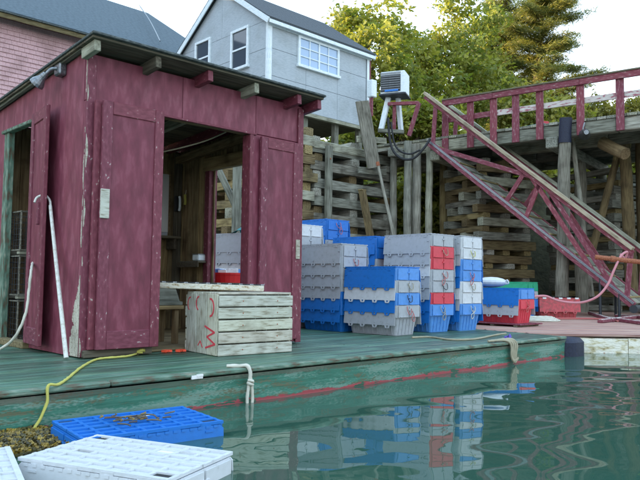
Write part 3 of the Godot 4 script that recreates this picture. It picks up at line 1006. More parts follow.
func build_shed_contents(_hz: Callable):
	# floodlight on the side wall
	var lp := on_x(64, 70, SX0)
	var f := thing("flood_light", "silver twin-socket flood lamp on the shed's side wall below the roof", "lamp", Vector3(SX0, lp.y, lp.z))
	block("junction_box", Vector3(-0.03, 0, 0), Vector3(0.07, 0.12, 0.12), M.steel, f, 0.012)
	part("arm", tube([Vector3(-0.06, 0, 0), Vector3(-0.1, -0.01, -0.03), Vector3(-0.13, -0.05, -0.06)], 0.016, 8), M.steel, f)
	var lamp := begin()
	var prof := [[0.022, 0.0], [0.03, 0.03], [0.034, 0.06], [0.062, 0.11], [0.066, 0.135], [0.05, 0.14], [0.0, 0.13]]
	for i in prof.size() - 1:
		for k in 14:
			var a0 := TAU * k / 14
			var a1 := TAU * (k + 1) / 14
			var v := func(p, a): return Vector3(p[0] * cos(a), -p[1], p[0] * sin(a))
			quad(lamp, v.call(prof[i], a0), v.call(prof[i + 1], a0), v.call(prof[i + 1], a1), v.call(prof[i], a1), Vector3(cos(a0), -0.2, sin(a0)))
	var lo := Basis(Vector3(0, 0, 1), 0.0).rotated(Vector3(1, 0, 0), 0.7).rotated(Vector3(0, 0, 1), -0.5)
	part("bulb_housing", lamp.commit(), M.steel, f, Transform3D(lo, Vector3(-0.13, -0.045, -0.06)))
	# leaning white pole with a hook
	var ph := thing("boat_hook", "white pole with a curved hook leaning on the shed corner", "boat hook")
	var pb := on_y(66, 359.5)
	var pt := Vector3(SX0 - 0.05, on_x(56, 207, SX0).y, on_x(56, 207, SX0).z)
	part("shaft", log_mesh((pt - pb).length(), 0.019, 0.015, 10, 3, 0.02), M.pipe_white, ph, frame_x(pb + Vector3(0, 0.02, 0), pt))
	var ax := (pt - pb).normalized()
	part("hook", tube([pt - ax * 0.02, pt + ax * 0.06, pt + ax * 0.1 + Vector3(-0.03, 0.01, -0.03), pt + ax * 0.09 + Vector3(-0.07, 0, -0.09), pt + ax * 0.04 + Vector3(-0.09, 0, -0.11)], 0.011, 7), M.pipe_white, ph)
	# stacked wire traps inside the left doorway
	for i in 3:
		var w := thing("lobster_trap", ["wire lobster trap at the bottom of the stack in shed doorway", "wire lobster trap in the middle of the doorway stack", "wire lobster trap on top of the doorway stack"][i], "trap", Vector3(3.0, 0.03 + i * 0.44, -3.1), 0.05, "traps stacked inside the shed")
		wire_trap(w)
	# whiteboard, shelf, clutter on the back wall
	var wbA := on_z(150, 172, SB + 0.03)
	var wbB := on_z(164, 232, SB + 0.03)
	var wb := thing("white_board", "pale rectangular board in wooden frame hung on shed's back wall", "board", Vector3((wbA.x + wbB.x) * 0.5 - 0.1, (wbA.y + wbB.y) * 0.5, SB + 0.035))
	block("face", Vector3.ZERO, Vector3(0.3 + wbB.x - wbA.x, absf(wbA.y - wbB.y), 0.01), M.paper, wb, 0.002)
	block("frame", Vector3((0.3 + wbB.x - wbA.x) * 0.5 + 0.012, 0, 0.004), Vector3(0.022, absf(wbA.y - wbB.y) + 0.03, 0.02), M.inner[1], wb, 0.003)
	block("frame", Vector3(0, -absf(wbA.y - wbB.y) * 0.5 - 0.012, 0.004), Vector3(0.3 + wbB.x - wbA.x, 0.022, 0.02), M.inner[0], wb, 0.003)
	var shp := on_z(165, 237, SB + 0.2)
	var sh := thing("wall_shelf", "dark wooden shelf under the pale board in the shed", "shelf", Vector3(shp.x - 0.25, shp.y, SB + 0.14))
	block("board", Vector3.ZERO, Vector3(0.9, 0.03, 0.24), M.dark[2], sh)
	block("bracket", Vector3(0.38, -0.08, 0), Vector3(0.03, 0.14, 0.2), M.dark[1], sh)
	var pz := thing("clutter_tray", "blue-gray tray lying on the shed's wall shelf", "tray", Vector3(shp.x - 0.1, shp.y + 0.015, SB + 0.15), 0.2)
	block("base", Vector3(0, 0.01, 0), Vector3(0.24, 0.016, 0.16), M.gray, pz)
	for s in [-1, 1]:
		block("rim", Vector3(s * 0.115, 0.03, 0), Vector3(0.012, 0.04, 0.16), M.gray, pz, 0.003)
	# small bracket shelf and tin on the right wall
	var bs := on_x(190, 262, SX1 - 0.2)
	var sh2 := thing("bracket_shelf", "small dark bracket shelf on the bare board wall", "shelf", Vector3(SX1 - 0.15, bs.y, bs.z))
	block("board", Vector3.ZERO, Vector3(0.18, 0.022, 0.46), M.dark[0], sh2)
	block("lip", Vector3(-0.085, -0.035, 0), Vector3(0.015, 0.06, 0.46), M.dark[1], sh2)
	var tin := thing("paint_tin", "small white tin box on the end of the bracket shelf", "tin", Vector3(SX1 - 0.16, bs.y + 0.012, bs.z + 0.14))
	block("can", Vector3(0, 0.04, 0), Vector3(0.12, 0.075, 0.13), M.trim, tin, 0.01)
	block("lid", Vector3(0, 0.081, 0), Vector3(0.126, 0.01, 0.136), M.steel, tin, 0.003)
	# wall phone and hanging gloves
	var tp := on_x(175, 205, SX1 - 0.1)
	var ph2 := thing("wall_telephone", "black and white handset hung on the shed's corner post", "telephone", Vector3(SX1 - 0.12, tp.y, SB + 0.14))
	block("cradle", Vector3(-0.04, 0, 0.0), Vector3(0.07, 0.2, 0.04), M.black, ph2, 0.01)
	part("handset", tube([Vector3(-0.03, 0.09, 0.035), Vector3(-0.03, 0.05, 0.05), Vector3(-0.03, -0.05, 0.05), Vector3(-0.03, -0.09, 0.035)], 0.016, 8), M.trim, ph2)
	var gp := on_x(185, 200, SX1 - 0.08)
	var gl := thing("hanging_float", "yellow-green float hanging from a nail on bare boards", "float", Vector3(SX1 - 0.08, gp.y, gp.z))
	part("body", tube([Vector3(0, 0.07, 0), Vector3(0, 0.03, 0.0), Vector3(0, -0.02, 0.01), Vector3(0, -0.06, 0)], 0.018, 8), M.rope_yellow, gl)
	part("cord", tube([Vector3(0, 0.06, 0), Vector3(0.012, 0.11, 0), Vector3(0.015, 0.13, 0)], 0.004, 5), M.rope_white, gl)
	# ceiling lamp and cord
	var cl := thing("ceiling_lamp", "pale bulb holder under the shed's rafters", "lamp", on_z(158, 148, SZ - 0.8))
	part("holder", tube([Vector3(0, 0.22, 0), Vector3(0, 0.1, 0), Vector3(0, 0.05, 0)], 0.02, 8), M.black, cl)
	part("bulb", tube([Vector3(0, 0.05, 0), Vector3(0, 0.02, 0), Vector3(0, -0.02, 0), Vector3(0, -0.05, 0)], 0.035, 10), M.trim, cl)
	var cd := part(numbered("power_cable"), tube([on_z(157, 153, SZ - 0.7), on_z(180, 148, SZ - 0.55), on_z(205, 141, SZ - 0.42), on_z(226, 132, SZ - 0.3)], 0.008, 6), M.rope_tan, self)
	tag(cd, "thin pale cord strung below the shed's ceiling boards", "cable")
	# work bench with grey bin on it
	var bnp := on_y(163, 346)
	var bn := thing("work_stool", "rough brown wooden stool standing inside the shed doorway", "stool", Vector3(bnp.x - 0.02, 0.02, bnp.z - 0.1))
	for s in [[-1, -1], [1, -1], [1, 1], [-1, 1]]:
		part("leg", cbox(0.34, 0.05, 0.06, 0.005), M.inner[1], bn, Transform3D(Basis(Vector3.UP, Vector3.LEFT, Vector3.BACK), Vector3(s[0] * 0.13, 0.17, s[1] * 0.13)))
	block("seat", Vector3(0, 0.355, 0), Vector3(0.4, 0.04, 0.36), M.inner[2], bn)
	var bk := thing("gray_bin", "gray tapered plastic bin upturned on the wooden stool", "bin", Vector3(bnp.x - 0.02, 0.4, bnp.z - 0.1))
	var st := begin()
	loft(st, [rloop(0.2, 0.17, 0.0, 0.03), rloop(0.2, 0.17, 0.03, 0.03), rloop(0.18, 0.15, 0.035, 0.03), rloop(0.13, 0.11, 0.22, 0.03)], [1, 1, 1])
	part("shell", st.commit(), M.gray_dull if M.has("gray_dull") else M.silver[3], bk)
	for e in [[166, 352.5], [180, 352]]:
		var op := on_y(e[0], e[1], 0.0)
		var og := thing("orange_glove", "bright orange rubber scrap lying on dock before the shed", "rubber scrap", Vector3(op.x, 0.003, op.z), 0.4, "orange scraps by the shed doorway")
		part("lump", log_like(0.075, 0.02, 0.045, int(e[0])), M.orange, og, Transform3D(Basis.IDENTITY, Vector3(0, 0.011, 0)))
		part("tip", log_like(0.04, 0.016, 0.025, int(e[0]) + 1), M.orange, og, Transform3D(Basis(Vector3.UP, 0.7), Vector3(0.04, 0.009, 0.02)))

func wire_trap(w: Node3D):
	var hx := 0.5
	var hz := 0.27
	var h := 0.4
	var frame := begin()
	var net := begin()
	for y in [0.01, h - 0.01]:
		for s in [-1, 1]:
			add_bar(frame, Vector3(-hx, y, s * hz), Vector3(hx, y, s * hz), 0.012, 0.012)
			add_bar(frame, Vector3(s * hx, y, -hz), Vector3(s * hx, y, hz), 0.012, 0.012)
	for sx in [-1, 1]:
		for sz in [-1, 1]:
			add_box(frame, Vector3(sx * hx, h * 0.5, sz * hz), Vector3(0.012, h, 0.012))
	var st := 0.055
	var v := -hx + st
	while v < hx:
		for s in [-1, 1]:
			add_box(net, Vector3(v, h * 0.5, s * hz), Vector3(0.004, h, 0.004))
		add_box(net, Vector3(v, h, 0), Vector3(0.004, 0.004, hz * 2))
		v += st
	v = st
	while v < h:
		for s in [-1, 1]:
			add_box(net, Vector3(0, v, s * hz), Vector3(hx * 2, 0.004, 0.004))
			add_box(net, Vector3(s * hx, v, 0), Vector3(0.004, 0.004, hz * 2))
		v += st
	v = -hz + st
	while v < hz:
		for s in [-1, 1]:
			add_box(net, Vector3(s * hx, h * 0.5, v), Vector3(0.004, h, 0.004))
		v += st
	part("frame", frame.commit(), M.silver[1], w)
	part("wire_mesh", net.commit(), M.dark_steel, w)
	for i in 3:
		part("runner", cbox(hx * 2, 0.03, 0.05, 0.004), M.silver[i], w, Transform3D(Basis.IDENTITY, Vector3(0, -0.016, (i - 1) * 0.22)))

# ---------------------------------------------------------------- dock objects
func stroke(pts: Array, w: float, xf: Transform3D) -> Mesh:
	var st := begin()
	for i in pts.size() - 1:
		var a: Vector2 = pts[i]
		var b: Vector2 = pts[i + 1]
		var d := (b - a).normalized()
		var n := Vector2(-d.y, d.x) * w * 0.5
		add_prism(st, PackedVector2Array([a - n - d * w * 0.3, b - n + d * w * 0.3, b + n + d * w * 0.3, a + n - d * w * 0.3]), 0.0025 + 0.0004 * (i % 2), xf)
	return st.commit()

func build_wood_crate():
	var c := on_y(218, 357)
	var turn := -0.105
	var t := thing("wooden_crate", "white-washed wooden slat crate with red painted marks by the shed", "crate", c, turn)
	var L := 0.77
	var D := 0.62
	var H := 0.53
	# local: x along the front, -z back
	for i in 5:
		var y := 0.05 + i * 0.1045
		var hh := 0.093
		var jig := rng.randf_range(-0.003, 0.003)
		block("slat", Vector3(L * 0.5 + jig, y, -0.009), Vector3(L - 0.004, hh, 0.018), M.wash[i % 4], t, 0.005).rotation.z = rng.randf_range(-0.005, 0.005)
		block("slat", Vector3(L * 0.5 + jig, y, -D + 0.009), Vector3(L - 0.004, hh, 0.018), M.wash[(i + 1) % 4], t, 0.005)
	for s in [0.011, L - 0.011]:
		for i in 3:
			part("end_board", cbox(H - 0.004, 0.178, 0.02, 0.005), M.wash[(i + 2) % 4], t, Transform3D(Basis(Vector3.UP, Vector3.BACK, Vector3.RIGHT), Vector3(s, H * 0.5, -0.12 - i * 0.19)))
	for i in 4:
		block("top_slat", Vector3(L * 0.5, H + 0.003, -0.09 - i * 0.145), Vector3(L - 0.01, 0.018, 0.135), M.wash[(i + 1) % 4], t, 0.004)
	block("bottom_board", Vector3(L * 0.5, 0.012, -D * 0.5), Vector3(L - 0.05, 0.02, D - 0.05), M.wash[2], t)
	# nails
	for i in 5:
		for x in [0.24, 0.6]:
			block("nail", Vector3(x, 0.05 + i * 0.1045, 0.0005), Vector3(0.01, 0.01, 0.004), M.rust, t, 0.002)
	# red brush marks on the end boards: arcs above, a zigzag letter below
	var xf := Transform3D(Basis(Vector3(0, 0, 1), Vector3.UP, Vector3(-1, 0, 0)), Vector3(-0.0005, 0, 0))
	var arc := func(cx: float, cy: float, r: float, a0: float, a1: float) -> Array:
		var o := []
		for k in 8:
			var a := lerpf(a0, a1, k / 7.0)
			o.append(Vector2(cx + cos(a) * r * 0.8, cy + sin(a) * r))
		return o
	part("red_mark", stroke(arc.call(-0.15, 0.41, 0.075, -1.6, 1.7), 0.016, xf), M.print_red, t)
	part("red_mark", stroke(arc.call(-0.36, 0.44, 0.06, 1.6, 4.4), 0.012, xf), M.print_red, t)
	part("red_mark", stroke(arc.call(-0.52, 0.43, 0.06, 1.5, 4.2), 0.01, xf), M.print_red, t)
	part("red_mark", stroke([Vector2(-0.24, 0.245), Vector2(-0.07, 0.2), Vector2(-0.2, 0.155), Vector2(-0.06, 0.1), Vector2(-0.22, 0.06)], 0.016, xf), M.print_red, t)
	part("red_mark", stroke([Vector2(-0.36, 0.07), Vector2(-0.32, 0.11), Vector2(-0.28, 0.06)], 0.01, xf), M.print_red, t)
	# plank resting on the crate and running into the shed
	var pa := on_z(128, 281.5, SZ - 0.35)
	var pb := c + Vector3(0.6, 0, -0.14)
	pa.y = 0.60
	pb.y = 0.575
	var pl := thing("resting_plank", "rust-stained white plank laid from the wooden crate into the shed", "plank")
	beam("board", pa, pb, 0.05, 0.24, M.rusty_plank, pl, 0.006)
	for i in 11:
		var q := pa.lerp(pb, 0.14 + i * 0.08)
		block("cleat", q + Vector3(0, 0.031, 0.0), Vector3(0.045, 0.012, 0.2), M.steel, pl, 0.003)
	# end block under the plank inside the shed
	var tr := thing("plank_support", "dark upright post holding the plank inside the shed", "post", Vector3(pa.x + 0.08, 0.022, pa.z - 0.02))
	part("post", cbox(0.545, 0.09, 0.09, 0.005), M.dark[1], tr, Transform3D(Basis(Vector3.UP, Vector3.LEFT, Vector3.BACK), Vector3(0, 0.2725, 0)))
	block("foot", Vector3(0, 0.012, 0), Vector3(0.2, 0.024, 0.16), M.dark[0], tr)

func build_crates():
	crate_meshes()
	var G := "plastic crates stacked on the green dock"
	stack(Vector3(6.62, 0.001, -1.67), 0.05, ["blue", "white", "blue", "gray"], ["sky", "gray", "sky", "gray"], "the four-crate stack", G, ["", "tan", "black", "red"])
	stack(Vector3(6.56, 0.001, -2.5), 0.0, ["gray", "gray", "gray", "gray", "blue", "blue"], ["gray", "gray", "gray", "gray", "blue", "blue"], "the six-crate gray and blue stack", G, ["", "red", "", "", "", ""])
	stack(Vector3(7.47, 0.001, -1.74), -0.03, ["gray", "gray", "white", "gray", "gray", "blue", "blue"], ["gray", "red", "red", "gray", "gray", "red", "sky"], "the red-ended stack", G, ["", "tan", "", "red", "black", "", "tan"])
	stack(Vector3(8.05, 0.001, -1.68), -0.02, ["gray", "gray", "blue", "blue", "white", "gray", "blue"], ["white", "white", "sky", "sky", "white", "white", "sky"], "the stack at dock's end", G, ["", "yellow", "", "red", "tan", "", "white"])
	stack(Vector3(6.58, 0.001, -3.4), 0.03, ["white", "gray", "gray", "blue", "gray", "blue", "gray", "gray"], ["white", "gray", "gray", "blue", "gray", "blue", "gray", "gray"], "the white-topped stack", G)
	stack(Vector3(7.42, 0.001, -2.7), 0.04, ["blue", "blue", "gray", "blue", "gray", "gray", "blue"], ["blue", "blue", "gray", "blue", "gray", "gray", "blue"], "the blue-topped stack behind the red-ended one", G)
	stack(Vector3(7.45, 0.001, -3.7), 0.0, ["blue", "blue", "gray", "blue", "blue", "gray", "gray", "blue", "blue"], ["blue", "blue", "gray", "blue", "blue", "gray", "gray", "blue", "blue"], "the tallest stack, blue on top", G, ["red"])
	stack(Vector3(8.35, 0.001, -3.55), 0.06, ["green", "red", "gray", "blue", "gray", "blue", "gray"], ["green", "red", "gray", "blue", "gray", "blue", "gray"], "the stack with green and red crates", G)
	# seen through the shed's side opening
	stack(Vector3(5.9, 0.001, -3.55), 0.25, ["gray", "gray", "white", "blue", "gray", "gray", "gray"], ["gray", "gray", "white", "blue", "gray", "gray", "gray"], "the stack behind shed's side opening", G)
	var tub_at := Vector3(5.32, 0.0, -3.2)
	stack(tub_at + Vector3(0, 0.001, 0), 0.1, ["gray", "blue"], ["gray", "blue"], "the pair under the red tub", G)
	var tb := thing("red_tub", "round red plastic tub filled with pale bait bags beside shed", "tub", tub_at + Vector3(0, CB + CP * 2 + 0.024, 0))
	var st := begin()
	var loops := []
	for e in [[0.2, 0.0], [0.25, 0.17], [0.262, 0.175], [0.266, 0.2], [0.245, 0.2], [0.235, 0.16], [0.19, 0.015]]:
		var ring := []
		for k in 24:
			ring.append(Vector3(cos(TAU * k / 24) * e[0], e[1], sin(TAU * k / 24) * e[0]))
		loops.append(ring)
	loft(st, loops, [1, 1, 1, 0, -1, -1])
	part("bowl", st.commit(), M.tub, tb)
	for i in 7:
		part("bait_bag", log_like(0.15, 0.09, 0.1, 300 + i), [M.paper, M.sky, M.trim][i % 3], tb, Transform3D(Basis(Vector3.UP, i * 1.3), Vector3(cos(i * 0.9) * 0.13, 0.19 + 0.01 * (i % 3), sin(i * 0.9) * 0.13)))
	# teal net heaped on the stack behind the opening
	var tn := thing("teal_net", "crumpled teal netting heaped over the crates behind the shed opening", "net", Vector3(5.93, CB + CP * 7 + 0.02, -3.5), 0.4)
	var ns := begin()
	var nn := FastNoiseLite.new()
	nn.seed = 77
	nn.frequency = 3.0
	var hh := func(x: float, z: float) -> float: return maxf(0.004, (0.24 - (absf(x) * 0.5 + absf(z) * 0.9)) * 0.75 + nn.get_noise_2d(x, z) * 0.05 + 0.05 * sin(x * 30.0 + z * 18.0) * 0.4)
	for i in 20:
		for j in 14:
			var q := []
			for d in [[0, 0], [1, 0], [1, 1], [0, 1]]:
				var xx = -0.26 + (i + d[0]) * 0.026
				var zz = -0.2 + (j + d[1]) * 0.0286
				q.append(Vector3(xx, hh.call(xx, zz), zz))
			quad(ns, q[0], q[1], q[2], q[3], Vector3.UP)
	part("heap", ns.commit(), M.teal, tn)
	var pw := thing("pale_prop", "pale painted post with slanting brace seen through the shed's side opening", "post")
	var q0 := at_depth(237.5, 160, 11.2)
	var q1 := at_depth(235.5, 262, 11.2)
	beam("post", Vector3(q1.x, -0.02, q1.z), q0 + Vector3(0, 0.5, 0), 0.15, 0.15, M.silver[3], pw, 0.01)
	beam("brace", at_depth(213, 158, 11.5), at_depth(243, 222, 11.3), 0.1, 0.08, M.silver[3], pw, 0.006)
	# second float: mixed crates
	var G2 := "crates on the pink float"
	var c8 := on_y(520, 327)
	var base8 := thing("low_pallet", "low weathered red pallet under the blue and red crates", "pallet", Vector3(c8.x + 0.22, 0.003, c8.z - 0.42), 0.0)
	for i in 6:
		block("slat", Vector3(-0.28 + i * 0.112, 0.035, 0), Vector3(0.1, 0.02, 1.0), M.maroon_chip[i % 3], base8)
	for i in 3:
		block("runner", Vector3(0, 0.012, -0.4 + i * 0.4), Vector3(0.66, 0.024, 0.07), M.dark[i], base8)
	crate("red crate with gray side, under the blue crate on pallet", Vector3(c8.x + 0.22, 0.047, c8.z - 0.42), 0.04, M.red, M.gray, M.red, G2, false, M.rope_red, true)
	crate("blue crate on top of the red crate, pallet on pink float", Vector3(c8.x + 0.22, 0.047 + CP, c8.z - 0.42), 0.05, M.sky, M.blue, M.sky, G2, true)
	var wb := thing("white_buoy", "smooth white round buoy lying on the low blue crate", "buoy", Vector3(c8.x + 0.2, 0.047 + CP * 2 + CB + 0.02, c8.z - 0.62))
	st = begin()
	loops = []
	for i in 9:
		var a := PI * i / 8.0
		var ring := []
		for k in 18:
			ring.append(Vector3(cos(TAU * k / 18) * (0.17 * sin(a) + 0.004), 0.085 - 0.085 * cos(a), sin(TAU * k / 18) * (0.27 * sin(a) + 0.004)))
		loops.append(ring)
	loft(st, loops, [1, 1, 1, 1, 1, 1, 1, 1])
	part("body", st.commit(), M.white, wb)
	part("eye", tube([Vector3(0, 0.09, 0.25), Vector3(0, 0.12, 0.29), Vector3(0, 0.07, 0.31), Vector3(0, 0.06, 0.25)], 0.012, 6), M.white, wb)
	var cg := on_y(527, 319)
	stack(Vector3(cg.x + 0.2, 0.001, cg.z - 0.42), 0.1, ["green", "gray", "blue"], ["green", "gray", "blue"], "green-topped stack on pink float", G2, ["", "red", ""])
	var cr := on_y(559, 318.5)
	var rc := crate("dirty red crate with white clips and black grille on pink float", cr + away_v() * 0.26 + Vector3(0, 0.002, 0), -2.28, M.red_dirty, M.red_dirty, M.red_dirty, G2, true)
	for i in 5:
		block("clip", Vector3(CS + 0.004, CB + CP + 0.014, -0.34 + i * 0.16), Vector3(0.03, 0.03, 0.07), M.paper, rc)
	for i in 6:
		block("grille_bar", Vector3(-0.1, CB + CP + 0.03, -0.34 + i * 0.13), Vector3(0.26, 0.02, 0.02), M.black, rc)

func away_v() -> Vector3:
	return Vector3(0.704, 0, -0.71)

func build_floating():
	var G := "crates floating beside the dock"
	# white crate: corners read off the picture at its lid height
	var hy := -0.165
	var base := hy - CB - CP - 0.012
	var a := on_y(21.7, 457.7, hy)
	var b := on_y(87, 435, hy)
	var c := on_y(230, 453.3, hy)
	var mid := (a + c) * 0.5
	var dirl := (c - b)
	var turn := atan2(dirl.x, dirl.z)
	var w := crate("white lidded crate afloat in front of the floating blue crate", Vector3(mid.x, base, mid.z), turn, M.white, M.white, M.white, G, true)
	stickers(w)
	a = on_y(54.4, 420.6, hy)
	b = on_y(169.5, 407.6, hy)
	c = on_y(222, 422.3, hy)
	mid = (a + c) * 0.5
	dirl = b - a
	turn = atan2(dirl.x, dirl.z)
	var bl := crate("blue lidded crate afloat against the dock with weed on top", Vector3(mid.x, base, mid.z), turn, M.blue, M.blue, M.blue, G, true)
	bl.rotation.z = 0.015
	stickers(bl)
	var wd := thing("weed_scrap", "brown strands of rockweed lying on the floating blue crate", "seaweed", Vector3(mid.x - 0.03, hy + 0.012, mid.z))
	for i in 30:
		var p0 := Vector3(clampf(rng.randfn() * 0.09, -0.2, 0.2), 0.007 + 0.0003 * i, clampf(rng.randfn() * 0.06, -0.13, 0.13))
		var d := Vector3(rng.randf_range(-1, 1), 0, rng.randf_range(-1, 1)).normalized() * rng.randf_range(0.04, 0.1)
		part("strand", tube([p0, p0 + d * 0.5 + Vector3(0.01, 0.003, 0.012), p0 + d], 0.0045, 5), [M.dark[0], M.bark, M.weed, M.dark[2]][i % 4], wd)
	# third crate cut by the frame
	var p3 := on_y(14, 449, hy)
	var q3 := on_y(28, 480, hy)
	var d3 := (q3 - p3).normalized()
	var n3 := Vector3(-d3.z, 0, d3.x)
	if n3.dot(right_v) > 0:
		n3 = -n3
	var m3 := p3 + d3 * 0.36 + n3 * 0.27
	crate("white lidded crate afloat, left of the floating white crate", Vector3(m3.x, base, m3.z), atan2(d3.x, d3.z), M.white, M.white, M.white, G, true).set_meta("label", "white crate afloat at the end of the weed patch")
	# floating rockweed mat
	var wm := MultiMeshInstance3D.new()
	wm.name = numbered("rockweed")
	var mm := MultiMesh.new()
	mm.transform_format = MultiMesh.TRANSFORM_3D
	mm.use_colors = true
	var st := begin()
	for i in 5:
		var an := i * 1.27
		var d := Vector3(cos(an), 0, sin(an))
		add_bar(st, Vector3.ZERO, d * 0.03, 0.006, 0.008)
		add_bar(st, d * 0.03, d * 0.055 + Vector3(0, 0.006, 0) + d.cross(Vector3.UP) * 0.015, 0.005, 0.006)
		add_box(st, d * 0.05 + Vector3(0, 0.002, 0), Vector3(0.016, 0.011, 0.013))
	mm.mesh = st.commit()
	var n := 900
	mm.instance_count = n
	var c0 := on_y(30, 441, WATER_Y)
	for i in n:
		var q := Vector3(rng.randfn() * 0.2, rng.randf_range(-0.004, 0.012), rng.randfn() * 0.13)
		var at := c0 + right_v * q.x + Vector3(0, q.y, 0) + fore_v * Vector3(1, 0, 1) * q.z
		at.y = WATER_Y + 0.004 + q.y
		at.z = maxf(at.z, 0.05)
		mm.set_instance_transform(i, Transform3D(Basis(Vector3.UP, rng.randf() * TAU).rotated(Vector3.RIGHT, rng.randf_range(-0.5, 0.5)), at))
		var l := rng.randf_range(0.5, 1.2)
		mm.set_instance_color(i, Color(0.30, 0.20, 0.03) * l if rng.randf() < 0.45 else Color(0.08, 0.065, 0.02) * l)
	wm.multimesh = mm
	var mat: StandardMaterial3D = plain(Color.WHITE, 0.35)
	mat.vertex_color_use_as_albedo = true
	wm.material_override = mat
	add_child(wm, true)
	tag(wm, "golden brown rockweed floating between dock and white crate", "seaweed", "", "stuff")

func stickers(t: Node3D):
	block("sticker", Vector3(0.125, CB + CP + 0.0095, 0.113), Vector3(0.054, 0.002, 0.09), M.paper, t, 0.0005)
	block("black_plate", Vector3(-0.203, CB + CP + 0.0095, 0.339), Vector3(0.05, 0.002, 0.085), M.black, t, 0.0005)  # thin black plates laid in lid cells, no opening cut
	block("black_plate", Vector3(0.203, CB + CP + 0.0095, -0.339), Vector3(0.05, 0.002, 0.07), M.black, t, 0.0005)

func rope(called: String, label: String, pts: Array, r: float, mat: Material, category := "rope", twist := 60.0, per := 7):
	var o := part(numbered(called), tube(pts, r, 9, twist, per), mat, self)
	tag(o, label, category)

func build_ropes():
	rope("yellow_rope", "yellow rope running from the shed door over the dock edge into water", [on_y(137, 353.5, 0.012), on_y(128, 356, 0.012), on_y(112, 357.5, 0.014), on_y(101, 358.5, 0.012), on_y(92, 361, 0.012), on_y(80, 368, 0.012), on_y(68, 378, 0.012), on_y(58, 384.5, 0.012), Vector3(on_y(53, 387, 0.014).x, 0.014, 0.025), on_z(47, 402, 0.03), on_z(40, 419, 0.035), on_z(31, 433, 0.05), on_z(26, 440, 0.08)], 0.0085, M.rope_yellow)
	var kn := thing("rope_knot", "bulky yellow knot at the end of the yellow rope", "knot", on_y(138, 353.5, 0.012))
	part("knot", tube([Vector3(0, 0, 0), Vector3(0.03, 0.012, -0.02), Vector3(0.05, 0.02, 0.01), Vector3(0.02, 0.03, 0.03), Vector3(-0.01, 0.015, 0.01), Vector3(0.03, 0.01, 0.02)], 0.014, 8, 60.0), M.rope_yellow, kn)
	rope("white_line", "white line drooping out of the shed's left doorway", [on_x(38, 250, SX0 + 0.12), on_x(33, 262, SX0 - 0.05), on_x(31, 272, SX0 - 0.2), on_x(29, 290, SX0 - 0.22), on_x(26, 312, SX0 - 0.25), on_x(18, 332, SX0 - 0.3), on_x(8, 344, SX0 - 0.33), on_x(-6, 352, SX0 - 0.4)], 0.011, M.rope_white)
	# mooring line over the edge
	var m := on_z(247, 370, 0.0)
	var t := thing("mooring_rope", "doubled white rope hanging over the green dock edge to water", "rope", Vector3(m.x, 0, 0.0))
	part("bight", tube([Vector3(-0.12, 0.013, -0.09), Vector3(-0.05, 0.014, -0.03), Vector3(-0.01, 0.016, 0.012), Vector3(0, -0.02, 0.036), Vector3(0.0, -0.09, 0.036)], 0.014, 8, 60.0), M.rope_white, t)
	part("strand", tube([Vector3(0, -0.07, 0.036), Vector3(-0.012, -0.13, 0.036), Vector3(-0.02, -0.2, 0.036), Vector3(-0.026, -0.3, 0.04)], 0.012, 8, 60.0), M.rope_white, t)
	part("strand", tube([Vector3(0.005, -0.07, 0.04), Vector3(0.02, -0.14, 0.036), Vector3(0.026, -0.2, 0.036), Vector3(0.02, -0.3, 0.04)], 0.012, 8, 60.0), M.rope_white, t)
	part("wrap", tube([Vector3(-0.02, -0.085, 0.04), Vector3(0.0, -0.09, 0.06), Vector3(0.022, -0.1, 0.045), Vector3(0.01, -0.105, 0.02), Vector3(-0.02, -0.105, 0.04), Vector3(0.0, -0.115, 0.06), Vector3(0.02, -0.12, 0.045)], 0.011, 8, 60.0), M.rope_white, t)
	var m2 := on_z(508, 341, 0.0)
	var t2 := thing("cleat_rope", "tan rope coil hung over dock edge near the navy fender", "rope", Vector3(m2.x, 0, 0.0))
	for i in 4:
		var o := i * 0.035
		part("loop", tube([Vector3(-0.25 + o * 2.0, 0.014, -0.1), Vector3(-0.06 + o, 0.02 + i * 0.004, -0.02), Vector3(0.0 + o, -0.02, 0.035 + i * 0.004), Vector3(0.0 + o * 0.6, -0.16 - i * 0.02, 0.045), Vector3(0.04 + o * 0.8, -0.22 + i * 0.015, 0.05)], 0.013, 8, 60.0), M.rope_tan, t2)
	part("purple_tie", tube([Vector3(0.1, 0.02, -0.04), Vector3(0.16, 0.05, -0.06), Vector3(0.2, 0.02, -0.1), Vector3(0.13, 0.02, -0.12), Vector3(0.06, 0.03, -0.06), Vector3(0.0, 0.04, -0.03)], 0.011, 8, 60.0), M.rope_purple, t2)
	part("purple_tie", tube([Vector3(0.3, 0.015, -0.16), Vector3(0.38, 0.05, -0.2), Vector3(0.44, 0.03, -0.25), Vector3(0.38, 0.014, -0.27), Vector3(0.32, 0.02, -0.2)], 0.011, 8, 60.0), M.rope_purple, t2)
	rope("deck_line", "pale line lying along the green deck before the crate stacks", [on_y(412, 337.5, 0.01), on_y(430, 337, 0.01), on_y(450, 339.5, 0.01), on_y(475, 339, 0.01), on_y(495, 335, 0.01), on_y(506, 333.5, 0.01)], 0.011, M.rope_tan)
	# white rope heap on the pink float
	var h := thing("rope_heap", "loose heap of white rope on the pink float", "rope", on_y(541, 321))
	for i in 5:
		var pts := []
		for k in 9:
			var a := k * 0.9 + i * 1.1
			pts.append(right_v * Vector3(1, 0, 1) * (cos(a) * (0.32 - 0.03 * i)) + fore_v * Vector3(1, 0, 1) * (sin(a) * (0.3 - 0.04 * i)) + Vector3(0, 0.014 + i * 0.014 + 0.004 * (k % 2), 0))
		part("coil", tube(pts, 0.014, 7, 60.0), M.rope_white, h)
